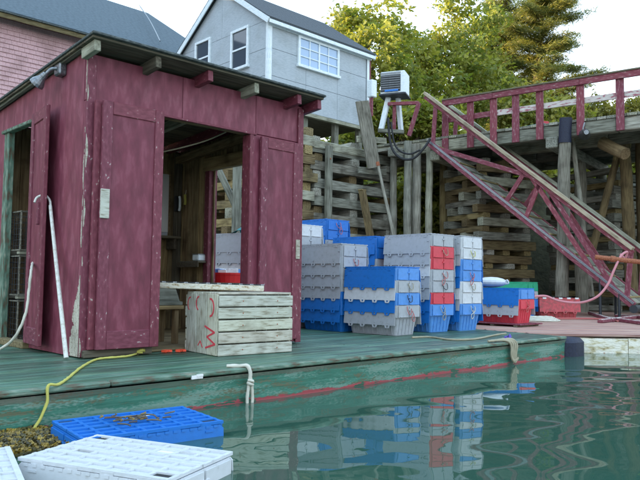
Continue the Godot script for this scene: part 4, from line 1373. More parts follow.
	# pink hose
	rope("pink_hose", "faded pink hose looping from red crate up to the gangway rail", [at_depth(517, 298, 12.4), at_depth(530, 297, 12.5), at_depth(545, 296, 12.6), at_depth(556, 300, 12.6), at_depth(570, 302.5, 12.6), at_depth(584, 302, 12.5), at_depth(598, 296, 12.4), at_depth(608, 284, 12.4), at_depth(614, 270, 12.4), at_depth(621, 256, 12.45), at_depth(627, 252, 12.5), at_depth(625, 258, 12.55), at_depth(620, 254, 12.6)], 0.022, M.hose, "hose", 0.0)
	rope("floor_hose", "thin red hose lying straight across the pink float", [on_y(546, 318.5, 0.02), on_y(580, 318.5, 0.02), on_y(602, 319, 0.02), on_y(618, 321, 0.02)], 0.016, M.rope_red, "hose", 0.0)
	# red timbers lying by the gangway foot
	for e in [[[590, 313], [612, 320.5]], [[600, 321.5], [641, 316.5]], [[604, 318], [645, 323.5]], [[616, 316], [650, 318]]]:
		var pa := on_y(e[0][0], e[0][1], 0.03 + 0.0)
		var pb := on_y(e[1][0], e[1][1], 0.03)
		var o := thing("loose_timber", "chipped red timber lying loose at the gangway's foot", "timber", Vector3.ZERO, 0.0, "loose red timbers on the float")
		beam("timber", pa, pb, 0.05, 0.09, M.rail_red[0], o)
		beam("edge_strip", pa + Vector3(0, 0.03, 0), pb + Vector3(0, 0.03, 0), 0.012, 0.04, M.rail_worn, o, 0.002)
	# rusty pipe at the gangway
	var rp := thing("rusty_pipe", "rust-orange pipe tied level across the gangway's foot", "pipe")
	var ra := at_depth(595, 257, 12.55)
	var rb := at_depth(650, 263, 12.3)
	part("pipe", log_mesh(ra.distance_to(rb), 0.045, 0.045, 10, 5, 0.02), M.rust, rp, frame_x(ra, rb))
	part("collar", log_mesh(0.08, 0.06, 0.06, 10, 6, 0.02), M.rust, rp, frame_x(ra.lerp(rb, 0.3), ra.lerp(rb, 0.36)))
	var scrap := on_y(202, 376, 0.0)
	var bt := thing("white_cloth_scrap", "tiny white scrap stuck on the green dock's edge", "scrap", on_z(197, 377, 0.02))
	part("scrap", log_like(0.09, 0.025, 0.012, 9), M.paper, bt)
	part("fold", log_like(0.05, 0.015, 0.014, 10), M.paper, bt, Transform3D(Basis.IDENTITY, Vector3(0.02, 0.01, 0.004)))

# ---------------------------------------------------------------- pier, cribs and gangway
const PY := 4.2
var pier_a := Vector3(13.45, PY, -6.4)
var pier_d := Vector3(0.168, 0, 0.986)
var pier_n := Vector3(0.986, 0, -0.168)

func on_pier(x: float, y: float) -> Vector3:
	var d := ray(x, y)
	return EYE + d * ((pier_a - EYE).dot(pier_n) / d.dot(pier_n))

func crib(label: String, at: Vector3, dirv: Vector3, length: float, deep: float, y0: float, y1: float, pitch: float, th: float, front: Array, cross: Array, seedn: int, ends := 3):
	var g := RandomNumberGenerator.new()
	g.seed = seedn
	var t := thing("timber_crib", label, "timber crib", Vector3(at.x, 0, at.z), 0.0, "log cribs under the pier")
	var back := Vector3(dirv.z, 0, -dirv.x)
	if back.dot(fore_v) < 0:
		back = -back
	var y := y0
	var k := 0
	while y < y1:
		for row in 3:
			var j := g.randf_range(-0.1, 0.1)
			var o := back * (deep * row * 0.5) + back * g.randf_range(-0.03, 0.03)
			var a := o + dirv * (j - 0.1) + Vector3(0, y + th * 0.5 + g.randf_range(-0.015, 0.015), 0)
			var b := o + dirv * (length + j + 0.1) + Vector3(0, y + th * 0.5 + g.randf_range(-0.015, 0.015), 0)
			part("timber", log_like(a.distance_to(b), th * g.randf_range(0.9, 1.04), th * g.randf_range(0.9, 1.05), seedn * 50 + k * 3 + row), front[(k + row) % front.size()], t, frame_x(a, b))
		for c in ends:
			var s := length * (0.04 + 0.92 * c / maxf(1, ends - 1)) + g.randf_range(-0.05, 0.05)
			var a2 := dirv * s - back * g.randf_range(-0.02, 0.12) + Vector3(0, y + th + (pitch - th) * 0.5, 0)
			var b2 := dirv * s + back * (deep + 0.15) + Vector3(0, y + th + (pitch - th) * 0.5, 0)
			part("cross_timber", log_like(a2.distance_to(b2), (pitch - th) * 1.0, th, seedn * 90 + k * 5 + c), cross[(k + c) % cross.size()], t, frame_x(a2, b2))
		y += pitch
		k += 1

func build_pier():
	var t := thing("wooden_pier", "tall gray timber pier with flaking red railing above the float", "pier")
	var g := RandomNumberGenerator.new()
	g.seed = 91
	# deck planks
	var s := -1.4
	var k := 0
	while s < 9.6:
		var c := pier_a + pier_d * s
		beam("deck_plank", c - pier_n * (0.12 + g.randf_range(0, 0.06)) + Vector3(0, -0.03, 0), c + pier_n * 4.0 + Vector3(0, -0.03, 0), 0.06, 0.19, M.silver[k % 5], t, 0.006)
		s += 0.2
		k += 1
	# stringers
	for off in [0.0, 1.3, 2.6, 3.9]:
		var a = pier_a + pier_n * off + pier_d * -1.4 + Vector3(0, -0.21, 0)
		var q := -1.4
		while q < 9.4:
			var l := minf(g.randf_range(2.6, 3.6), 9.5 - q)
			var p0 = pier_a + pier_n * off + pier_d * q + Vector3(0, -0.205, 0)
			beam("stringer", p0, p0 + pier_d * (l - 0.01), 0.28, 0.24, M.silver[(k + 1) % 5] if g.randf() < 0.8 else M.tan[1], t, 0.02)
			q += l
			k += 1
	# cap beams across on piles
	for q in [0.6, 3.4, 6.2, 8.8]:
		var p1 = pier_a + pier_d * q + Vector3(0, -0.47, 0)
		beam("cap_beam", p1 - pier_n * 0.3, p1 + pier_n * 4.1, 0.24, 0.26, M.silver[k % 5], t, 0.02)
		k += 1
		for off in [1.9, 3.8]:
			var b = p1 + pier_n * off
			pole("pile", Vector3(b.x, -2.0, b.z), Vector3(b.x, PY - 0.58, b.z), 0.17, 0.14, M.silver[k % 5], t, 60 + k)
			k += 1
	# railing: posts outside the stringer
	for px in [448, 473, 496, 518, 542, 582.5, 622, 664, 712]:
		var p := on_pier(px, 120)
		var b := Vector3(p.x, 0, p.z) - pier_n * 0.15
		part("rail_post", cbox(1.2, 0.05, 0.16, 0.006), M.rail_red[k % 3], t, Transform3D(Basis(Vector3.UP, pier_n, Vector3.UP.cross(pier_n)), b + Vector3(0, PY + 0.25, 0)))
		k += 1
	var r0 := on_pier(446, 120)
	var pts := [r0, on_pier(496, 120), on_pier(582.5, 120), on_pier(720, 120)]
	for i in 3:
		var e := Vector3(0, 0, 0) - pier_n * 0.15
		var a1: Vector3 = pts[i] + e
		var b1: Vector3 = pts[i + 1] + e
		a1.y = PY + 0.8
		b1.y = PY + 0.8
		beam("top_rail", a1, b1 - pier_d * 0.004, 0.15, 0.052, M.rail_red[i % 3], t, 0.006).position -= pier_n * 0.052
		beam("rail_cap", a1 + Vector3(0, 0.075, 0), b1 + Vector3(0, 0.075, 0), 0.035, 0.2, M.dark[2], t, 0.005)
		beam("mid_rail", a1 + Vector3(0, -0.4, 0), b1 + Vector3(0, -0.4, 0) - pier_d * 0.004, 0.13, 0.04, M.rail_worn if i > 0 else M.rail_red[0], t, 0.005).position += pier_n * 0.046
	# far railing
	var f0 := pier_a + pier_n * 3.9 + pier_d * 0.5
	var f1 := pier_a + pier_n * 3.9 + pier_d * 9.4
	beam("far_rail", f0 + Vector3(0, 0.82, 0), f1 + Vector3(0, 0.82, 0), 0.12, 0.06, M.rail_red[1], t)
	beam("far_rail", f0 + Vector3(0, 0.42, 0), f1 + Vector3(0, 0.42, 0), 0.1, 0.05, M.rail_worn, t)
	for i in 8:
		var q2 := f0 + pier_d * (0.2 + i * 1.2)
		part("far_post", cbox(0.86, 0.09, 0.05, 0.005), M.rail_red[i % 3], t, Transform3D(Basis(Vector3.UP, pier_n, Vector3.UP.cross(pier_n)), q2 + Vector3(0, 0.43, 0) - pier_n * 0.06))
	# teal bundle on deck
	var tb := thing("teal_tarp_bundle", "small teal and red bundle lying on the pier deck by railing", "bundle", on_pier(528, 118) + pier_n * 0.5)
	tb.position.y = PY
	part("roll", log_like(0.5, 0.14, 0.25, 17), M.teal, tb, Transform3D(Basis(Vector3.UP, 1.4), Vector3(0, 0.07, 0)))
	part("wrap", log_like(0.2, 0.1, 0.2, 18), M.red, tb, Transform3D(Basis(Vector3.UP, 1.1), Vector3(0.05, 0.15, 0.15)))
	# cribs
	var c1 := Vector3(10.62, 0, -7.25)
	crib("silvery log crib below the gray house, posts nailed on its face", c1, Vector3(1, 0, 0.02).normalized(), 2.65, 2.2, -0.9, 3.75, 0.41, 0.24, [M.silver[0], M.silver[1], M.silver[3]], [M.silver[4], M.tan[1], M.silver[4]], 11)
	crib("log crib with yellowish timber ends, half hidden by the shed", Vector3(9.1, 0, -7.2), Vector3(1, 0, 0.0), 1.35, 2.2, -0.9, 3.8, 0.42, 0.23, [M.tan[0], M.tan[1], M.silver[2]], [M.tan[2], M.tan[0]], 12)
	var dv := (right_v * Vector3(1, 0, 1) * 0.9 + fore_v * Vector3(1, 0, 1) * 0.44).normalized()
	var c2 := at_depth(482, 225, 16.3)
	crib("big timber crib under the pier, seen behind the gangway", Vector3(c2.x, 0, c2.z), dv, 1.4, 1.2, 1.7, 3.55, 0.33, 0.2, [M.silver[0], M.silver[2], M.tan[1]], [M.tan[1], M.tan[2], M.silver[1]], 13, 3)
	var c2b := at_depth(464, 225, 16.2)
	crib("tan lower timber crib carrying the big pier crib", Vector3(c2b.x, 0, c2b.z), dv, 2.0, 1.3, -1.2, 1.6, 0.335, 0.21, [M.tan[0], M.tan[1], M.tan[3]], [M.tan[2], M.tan[2], M.silver[4]], 14, 4)
	var c3 := at_depth(615, 225, 16.6)
	crib("pale timber crib beneath the pier beyond the dark gap", Vector3(c3.x, 0, c3.z), dv, 2.6, 2.0, -1.2, 3.4, 0.34, 0.2, [M.silver[1], M.silver[3], M.silver[0]], [M.tan[2], M.silver[4]], 15, 3)
	# piles left of the gangway top
	for e in [[408, 138, 16.6, 0.095, 0], [417, 141, 16.9, 0.11, 4], [429.5, 147, 16.7, 0.085, 2], [394, 150, 17.2, 0.085, 4]]:
		var a := at_depth(e[0], e[1], e[2])
		var b := at_depth(e[0] - 2.0, 270, e[2])
		var pl: String = {408: "pale split pile under the white machine's platform", 417: "dark-streaked gray pile leaning beside the pale split pile", 429: "slender gray pile right under the gangway's upper end", 394: "weathered pile against the silvery crib's outer corner"}[int(e[0])]
		var o := thing("pier_pile", pl, "pile", Vector3.ZERO, 0.0, "gray piles at the gangway head")
		pole("shaft", Vector3(b.x, -2.0, b.z), Vector3(a.x, PY - 0.1, a.z), e[3] * 1.1, e[3], M.silver[e[4]], o, int(e[0]))
		part("butt", log_mesh(0.5, e[3] * 1.25, e[3] * 1.15, 9, 4), M.tan[0], o, frame_x(Vector3(b.x, -2.05, b.z), Vector3(b.x, -1.5, b.z)))
	for e in [[444, 160, 18.0], [456, 165, 19.0], [466, 168, 18.4]]:
		var a := at_depth(e[0], e[1], e[2])
		var o := thing("dark_pile", {444: "brown braced pile next to the slender gray pile", 456: "brown braced pile midway between gray piles and crib", 466: "brown braced pile close to the big pier crib"}[int(e[0])], "pile", Vector3.ZERO, 0.0, "dark piles under the pier")
		pole("shaft", Vector3(a.x, -1.8, a.z), Vector3(a.x, PY - 0.3, a.z), 0.13, 0.11, M.tan[2], o, int(e[0]))
		pole("brace", Vector3(a.x, 0.4, a.z), Vector3(a.x + 0.9, 2.4, a.z + 0.7), 0.07, 0.06, M.silver[4], o, int(e[0]) + 1)
	# tall pale guide pile with black top
	var pa := at_depth(565, 143, 14.6)
	var pb := at_depth(559.5, 300, 14.6)
	var gp := thing("guide_pile", "tall weathered gray pile with black rubber top beside the gangway", "pile")
	pole("shaft", Vector3(pb.x, -2.0, pb.z), pa, 0.15, 0.125, M.silver[1], gp, 7, 12)
	var pc := at_depth(565.5, 118, 14.6)
	pole("rubber_top", pa, pc, 0.135, 0.13, M.rubber, gp, 8, 12)
	for e in [[[626, 172], [630, 268], 15.6, 0.13], [[612, 176], [596, 236], 15.8, 0.08], [[576, 160], [588, 262], 15.4, 0.05], [[643, 140], [646, 280], 16.0, 0.16]]:
		var ul: String = {626: "thick upright brown post under the pier before the pale crib", 612: "slanting brown prop between upright post and white guide pile", 576: "thin gray pole leaning just behind the white guide pile", 643: "stout brown post under the pier, farthest from the house"}[int(e[0][0])]
		var o := thing("under_pier_post", ul, "post", Vector3.ZERO, 0.0, "posts propped under the pier")
		var u := at_depth(e[0][0], e[0][1], e[2])
		var v := at_depth(e[1][0], e[1][1], e[2])
		u += (u - v) * 0.35
		v += (v - u) * 0.25
		u.y = minf(u.y, PY - 0.1)
		pole("post", v, u, e[3] * 1.1, e[3], M.tan[1] if e[3] > 0.06 else M.silver[4], o, int(e[0][0]))
		part("wedge", log_mesh(0.16, e[3] * 1.1, e[3] * 0.9, 7, 4), M.tan[2], o, frame_x(u.lerp(v, 0.02), u.lerp(v, 0.06)))
	var rl := thing("rusty_log", "brown log slung under the pier deck", "log")
	pole("log", at_depth(603, 143, 15.0), at_depth(625, 154, 14.4), 0.14, 0.13, M.inner[0], rl, 5)
	part("end_grain", log_mesh(0.02, 0.115, 0.115, 10, 3), M.inner[1], rl, frame_x(at_depth(625, 154, 14.4), at_depth(626, 154.5, 14.37)))
	var wl := thing("pier_work_light", "silver flood lamp clamped under the pier edge", "lamp", on_pier(588, 135) - pier_n * 0.2)
	part("reflector", log_mesh(0.22, 0.05, 0.13, 12, 2, 0.02), M.steel, wl, Transform3D(Basis(Vector3.UP, 0.6), Vector3.ZERO))
	part("bracket", tube([Vector3(-0.1, 0, 0), Vector3(-0.16, 0.05, 0.02), Vector3(-0.14, 0.2, 0.05)], 0.018, 7), M.steel, wl)

	build_gangway()
	build_crib_details()

func build_gangway():
	var t := thing("gangway", "steep red gangway with truss rails sloping from pier to float", "gangway")
	var U := at_depth(429, 143, 16.3)
	var L := at_depth(634, 306, 13.3)
	var d := (L - U).normalized()
	var side := Vector3(d.z, 0, -d.x).normalized()
	if side.dot(fore_v) < 0:
		side = -side
	var W := 1.15
	var length := U.distance_to(L)
	var upn := Vector3(0, 1.05, 0)
	for sgn in 2:
		var o := side * (W * sgn)
		beam("stringer", U + o, L + o, 0.15, 0.05, M.rail_red[sgn], t, 0.008)
		if sgn == 0:
			beam("stringer_strip", U + o - side * 0.03 + Vector3(0, 0.045, 0), L + o - side * 0.03 + Vector3(0, 0.045, 0), 0.05, 0.012, M.steel, t, 0.003)
		var ta := U + o - d * 0.15 + upn
		var tb := L + o + upn * 0.98
		beam("top_chord", ta, tb, 0.1, 0.05, M.rail_red[1 + sgn % 2], t, 0.006)
		beam("hand_rail", ta + Vector3(0, 0.085, 0), tb + Vector3(0, 0.085, 0), 0.07, 0.15, M.silver_tan if sgn == 0 else M.silver[2], t, 0.006)
		# posts and diagonals
		var web := [[0.02, 0.06, false], [0.05, 0.56, false], [0.42, 0.53, false], [0.52, 0.6, false], [0.83, 0.56, false], [0.92, 0.64, false], [0.97, 0.99, false]]
		if sgn == 1:
			web = [[0.02, 0.06, false], [0.42, 0.53, false], [0.83, 0.56, false], [0.97, 0.99, false]]
		for e in web:
			var wa = U + o + d * (length * e[0]) + Vector3(0, 0.03, 0)
			var wb := (ta as Vector3).lerp(tb, e[1])
			beam("web_member", wa + side * (0.028 if sgn == 0 else -0.028), wb + side * (0.028 if sgn == 0 else -0.028), 0.1, 0.045, M.rail_red[int(e[0] * 10) % 3], t, 0.005)
	# gangway boards and cleats
	var n := 7
	for i in n:
		var q := side * (0.07 + (W - 0.14) * (i + 0.5) / n) + Vector3(0, 0.05, 0)
		beam("floor_board", U + q, L + q, 0.03, (W - 0.14) / n - 0.008, M.silver[(i * 2) % 5], t, 0.004)
	var s := 0.3
	var k := 0
	while s < length - 0.1:
		var c := U + d * s + Vector3(0, 0.086, 0)
		beam("cleat", c + side * 0.06, c + side * (W - 0.06), 0.035, 0.045, M.silver[k % 5] if k % 2 else M.tan[2], t, 0.005)
		s += 0.34
		k += 1
	# steel feet
	for e in [[0.86, 0.0], [0.86, 1.15], [0.94, 0.0]]:
		var f = U + d * (length * e[0]) + side * e[1]
		part("steel_leg", log_mesh(maxf(0.1, f.y - 0.0), 0.03, 0.03, 8, 3, 0.01), M.dark_steel, t, frame_x(Vector3(f.x, 0.0, f.z), f))
	part("roller", log_mesh(W + 0.1, 0.08, 0.08, 12, 3, 0.01), M.dark_steel, t, frame_x(L - side * 0.05 + Vector3(0, -0.06, 0), L + side * (W + 0.05) + Vector3(0, -0.06, 0)))

func build_crib_details():
	var z := -7.42
	# platform between crib and pier
	var t := thing("crib_platform", "gray plank platform joining the gray house crib to the pier", "platform")
	var k := 0
	var x := 9.0
	while x < 13.9:
		var zz := -7.35 if x < 12.6 else -6.55
		beam("plank", Vector3(x, 3.93, zz), Vector3(x, 3.93, -13.6), 0.06, 0.19, M.silver[k % 5], t, 0.005)
		x += 0.2
		k += 1
	beam("edge_beam", Vector3(8.9, 3.8, -7.26), Vector3(12.5, 3.8, -7.2), 0.2, 0.2, M.silver[2], t, 0.02)
	beam("edge_beam", Vector3(12.5, 3.8, -6.5), Vector3(14.0, 3.8, -6.5), 0.22, 0.2, M.silver[0], t, 0.02)
	# posts and boards nailed on the crib's face
	var f := thing("face_post", "upright gray post nailed to the silvery crib", "post")
	var a := on_z(329, 146, -7.0)
	var b1 := on_z(328, 240, -7.0)
	beam("post", Vector3(a.x, -0.8, -7.0), a, 0.16, 0.1, M.silver[3], f)
	block("spike", Vector3(a.x, a.y - 0.3, -6.94), Vector3(0.03, 0.03, 0.03), M.rust, f)
	var lp := thing("leaning_post", "yellow-gray post leaning on the silvery crib's face", "post")
	beam("post", on_z(371, 240, -6.7), on_z(362, 190, -6.95), 0.15, 0.12, M.tan[1], lp)
	block("cap", on_z(362, 190, -6.95), Vector3(0.16, 0.03, 0.14), M.tan[2], lp)
	var pk := thing("leaning_plank", "broad silvery plank leaning upright before the gray house", "plank")
	beam("plank", on_z(374, 168, -6.75), on_z(362, 101, -6.85), 0.05, 0.36, M.silver[1], pk, 0.006, PI / 2)
	beam("cross_board", on_z(358, 170, -6.9), on_z(386, 172.5, -6.9), 0.16, 0.05, M.silver[3], pk)
	beam("cross_board", on_z(357, 139, -6.95), on_z(386, 141, -6.95), 0.15, 0.05, M.silver[2], pk)
	var tp := thing("thin_pole", "thin gray pole slanting down the silvery crib", "pole")
	pole("shaft", on_z(396, 246, -6.4), on_z(378, 165, -6.7), 0.045, 0.035, M.silver[4], tp, 4)
	part("tip", log_mesh(0.1, 0.05, 0.05, 8, 3), M.rust, tp, frame_x(on_z(378, 165, -6.7), on_z(377.5, 163, -6.71)))
	# black cable
	rope("hanging_cable", "black cables drooping between house corner and gangway head", [at_depth(388, 118, 16.4), at_depth(390, 140, 16.3), at_depth(394, 152, 16.2), at_depth(403, 159, 16.1), at_depth(414, 158, 16.1), at_depth(424, 148, 16.1), at_depth(430, 139, 16.2)], 0.03, M.black, "cable", 0.0)
	rope("hanging_cable", "thinner black cable looping from house corner under the pier", [at_depth(391, 122, 16.4), at_depth(394, 142, 16.3), at_depth(400, 151, 16.2), at_depth(410, 154, 16.15), at_depth(420, 150, 16.1)], 0.022, M.black, "cable", 0.0)
	# short red rail and box light near house corner
	var r := thing("short_red_railing", "short leaning red railing between the house and gangway", "railing")
	var c0 := at_depth(419, 103, 16.6)
	var c1 := at_depth(409, 136, 16.6)
	var c2 := at_depth(388, 104, 16.9)
	var c3 := at_depth(394, 132, 16.9)
	beam("post", c1, c0, 0.1, 0.1, M.rail_red[0], r)
	beam("post", c3, at_depth(394.5, 103, 16.9), 0.08, 0.08, M.rail_red[1], r)
	beam("top_rail", c2, c0, 0.08, 0.08, M.rail_red[2], r)
	# the slanted post at the gangway head belongs to the gangway rail
	var w := thing("window_unit", "white boxy machine with dark grille on a white stand", "machine")
	var bx := at_depth(395, 85, 17.0)
	w.position = bx
	w.rotation.y = 0.62
	block("casing", Vector3(0, 0, 0), Vector3(0.62, 0.56, 0.5), M.trim, w, 0.02)
	block("grille", Vector3(-0.05, -0.02, 0.255), Vector3(0.5, 0.42, 0.02), M.dark_steel, w, 0.004)
	for i in 7:
		block("slat", Vector3(-0.05, -0.18 + i * 0.055, 0.272), Vector3(0.48, 0.018, 0.014), M.steel, w, 0.003)
	block("badge", Vector3(-0.02, -0.21, 0.285), Vector3(0.34, 0.05, 0.006), M.blue, w, 0.002)
	block("top_strip", Vector3(-0.05, 0.235, 0.256), Vector3(0.5, 0.05, 0.012), M.steel, w, 0.003)
	block("tray", Vector3(0, -0.3, 0.02), Vector3(0.68, 0.04, 0.56), M.dark_steel, w, 0.004)
	w.rotation.y = -1.12
	var sd := thing("machine_stand", "white splayed post stand holding the boxy machine", "stand")
	beam("leg", at_depth(381, 130, 17.0), at_depth(388.5, 97.5, 17.0), 0.12, 0.12, M.trim, sd)
	beam("leg", at_depth(401, 131, 17.1), at_depth(398, 97.5, 17.05), 0.1, 0.1, M.trim, sd)
	beam("foot", at_depth(378, 130.5, 16.9), at_depth(404, 132, 16.9), 0.09, 0.1, M.silver[3], sd)
	var mb := thing("meter_box", "small white utility box on the house's end corner", "utility box", at_depth(372, 89, 19.6))
	block("box", Vector3.ZERO, Vector3(0.22, 0.5, 0.2), M.trim, mb, 0.02)
	block("pipe", Vector3(0.0, -0.5, 0), Vector3(0.06, 0.6, 0.06), M.rail_red[0], mb, 0.01)

# ---------------------------------------------------------------- houses
func window_unit(parent: Node, at: Vector3, w: float, h: float, along: Vector3, face: Vector3, cols: int, rows: int, pane: Material):
	var n := Node3D.new()
	n.name = "window"
	parent.add_child(n, true)
	n.transform = Transform3D(Basis(along, Vector3.UP, face), at)
	var f := 0.075
	block("frame", Vector3(0, h * 0.5 + f * 0.5, 0.03), Vector3(w + 2 * f, f, 0.06), M.trim, n)
	block("sill", Vector3(0, -h * 0.5 - f * 0.5, 0.045), Vector3(w + 2 * f + 0.06, f, 0.09), M.trim, n)
	for s in [-1, 1]:
		part("frame", cbox(h, f, 0.06, 0.005), M.trim, n, Transform3D(Basis(Vector3.UP, Vector3.LEFT, Vector3.BACK), Vector3(s * (w * 0.5 + f * 0.5), 0, 0.03)))
	var cw := w / cols
	var ch := h / rows
	for i in cols:
		for j in rows:
			block("pane", Vector3(-w * 0.5 + (i + 0.5) * cw, -h * 0.5 + (j + 0.5) * ch, 0.018), Vector3(cw - 0.01, ch - 0.01, 0.008), pane, n, 0.001)
	for i in range(1, cols):
		part("muntin", cbox(h, 0.055 if cols == 4 and i == 2 else 0.03, 0.025, 0.004), M.trim, n, Transform3D(Basis(Vector3.UP, Vector3.LEFT, Vector3.BACK), Vector3(-w * 0.5 + i * cw, 0, 0.034)))
	for j in range(1, rows):
		block("muntin", Vector3(0, -h * 0.5 + j * ch, 0.032), Vector3(w, 0.03 if rows > 2 else 0.05, 0.026), M.trim, n, 0.004)

func build_house():
	var X0 := 10.96
	var X1 := 14.82
	var Z0 := -9.32
	var Z1 := -13.42
	var Y0 := 5.22
	var E := 7.42
	var ZM := (Z0 + Z1) * 0.5
	var PK := 8.85
	var t := thing("gray_house", "pale gray gabled shack with white trim raised behind the crib", "house")
	# cores
	block("core", Vector3((X0 + X1) * 0.5, (Y0 + E) * 0.5, ZM), Vector3(X1 - X0 - 0.04, E - Y0, Z0 - Z1 - 0.04), M.house, t)
	# sheets of siding on the long wall
	var y := Y0
	for h in [0.74, 0.72, 0.74]:
		var x := X0 + 0.09
		for w in [1.22, 1.22, 1.2]:
			block("siding_sheet", Vector3(x + w * 0.5, y + h * 0.5, Z0 + 0.004), Vector3(w - 0.006, h - 0.008, 0.02), M.house, t, 0.004)
			x += w
		y += h
	# gable wall sheets
	y = Y0
	for h in [0.74, 0.72, 0.74]:
		var z := Z0 - 0.09
		for w in [1.3, 1.32, 1.3]:
			part("siding_sheet", cbox(w - 0.006, h - 0.008, 0.02, 0.004), M.house, t, Transform3D(Basis(Vector3(0, 0, -1), Vector3.UP, Vector3(1, 0, 0)), Vector3(X0 - 0.004, y + h * 0.5, z - w * 0.5)))
			z -= w
		y += h
	var half := (Z0 - Z1) * 0.5
	var tri_pts := PackedVector2Array([Vector2(-half + 0.02, 0), Vector2(-0.004, 0), Vector2(-0.004, PK - E - 0.03)])
	var tri_pts2 := PackedVector2Array([Vector2(half - 0.02, 0), Vector2(0.004, 0), Vector2(0.004, PK - E - 0.03)])
	for tp in [tri_pts, tri_pts2]:
		part("gable_sheet", prism(tp, 0.03), M.house, t, Transform3D(Basis(Vector3(0, 0, -1), Vector3.UP, Vector3(1, 0, 0)), Vector3(X0 - 0.001, E, ZM)))
		part("gable_sheet", prism(tp, 0.03), M.house, t, Transform3D(Basis(Vector3(0, 0, -1), Vector3.UP, Vector3(1, 0, 0)), Vector3(X1 + 0.001, E, ZM)))
	# trim
	for c in [[X0 + 0.04, Z0 + 0.02], [X1 - 0.05, Z0 + 0.02]]:
		part("corner_trim", cbox(E - Y0, 0.1, 0.03, 0.005), M.trim, t, Transform3D(Basis(Vector3.UP, Vector3.LEFT, Vector3.BACK), Vector3(c[0], (E + Y0) * 0.5, c[1])))
	part("corner_trim", cbox(E - Y0, 0.1, 0.03, 0.005), M.trim, t, Transform3D(Basis(Vector3.UP, Vector3.BACK, Vector3.RIGHT), Vector3(X0 - 0.02, (E + Y0) * 0.5, Z0 - 0.03)))
	block("frieze_board", Vector3((X0 + X1) * 0.5, E - 0.09, Z0 + 0.035), Vector3(X1 - X0 + 0.1, 0.16, 0.03), M.trim, t)
	part("red_corner", cbox(E - Y0 + 0.2, 0.07, 0.07, 0.005), M.rail_red[1], t, Transform3D(Basis(Vector3.UP, Vector3.LEFT, Vector3.BACK), Vector3(X1 + 0.05, (E + Y0) * 0.5 - 0.1, Z0 - 0.02)))
	block("floor_beam", Vector3((X0 + X1) * 0.5, Y0 - 0.06, Z0 - 0.02), Vector3(X1 - X0 + 0.08, 0.1, 0.12), M.silver[2], t)
	block("floor", Vector3((X0 + X1) * 0.5, Y0 - 0.03, ZM), Vector3(X1 - X0 - 0.2, 0.05, Z0 - Z1 - 0.2), M.dark[0], t)
	# roof slabs
	var over := 0.16
	var slope := (PK - E) / half
	for s in [1, -1]:
		var ze = ZM + s * (half + over)
		var ye := E - slope * over + 0.03
		var rl := Vector2(half + over, PK - ye + 0.03).length()
		var a := Vector3((X0 + X1) * 0.5, (ye + PK + 0.03) * 0.5, (ze + ZM) * 0.5)
		var ang := atan2(PK + 0.03 - ye, half + over)
		part("roof", cbox(X1 - X0 + 0.3, 0.05, rl, 0.006), M.shingle_roof, t, Transform3D(Basis(Vector3.RIGHT, ang * s), a + Vector3(0, 0.06, 0)))
		for xx in [X0 - 0.14, X1 + 0.13]:
			beam("rake_board", Vector3(xx, ye - 0.02, ze - 0.01 * s), Vector3(xx, PK + 0.01, ZM), 0.15, 0.03, M.trim, t)
		block("eave_board", Vector3((X0 + X1) * 0.5, ye - 0.02, ze), Vector3(X1 - X0 + 0.24, 0.1, 0.025), M.trim, t)
		# shingle courses as thin laps
		var n := 12
		for i in n:
			var u := (i + 0.5) / n
			var p := Vector3((X0 + X1) * 0.5, lerpf(ye, PK + 0.03, u) + 0.092, lerpf(ze, ZM, u))
			part("shingle_course", cbox(X1 - X0 + 0.31, 0.012, rl / n + 0.02, 0.003), M.shingle_roof, t, Transform3D(Basis(Vector3.RIGHT, (ang - 0.03) * s), p))
	# windows
	var g1a := on_x(196, 45, X0)
	var g1b := on_x(212, 66, X0)
	window_unit(t, Vector3(X0 - 0.012, 7.06, (g1a.z + g1b.z) * 0.5), 0.62, 0.92, Vector3(0, 0, 1), Vector3(-1, 0, 0), 1, 2, M.glass_dark)
	window_unit(t, Vector3(X0 - 0.012, 6.9, -10.5), 0.64, 1.0, Vector3(0, 0, 1), Vector3(-1, 0, 0), 1, 2, M.glass_dark)
	window_unit(t, Vector3(12.73, 6.83, Z0 + 0.012), 1.42, 0.72, Vector3(1, 0, 0), Vector3(0, 0, 1), 4, 3, M.glass_sky_painted)
	for x in [11.2, 12.4, 13.6, 14.6]:
		for z in [-9.5, -11.4, -13.2]:
			part("stilt", cbox(1.2, 0.16, 0.16, 0.01), M.silver[4] if z < -10 else M.silver[3], t, Transform3D(Basis(Vector3.UP, Vector3.LEFT, Vector3.BACK), Vector3(x, 4.56, z)))

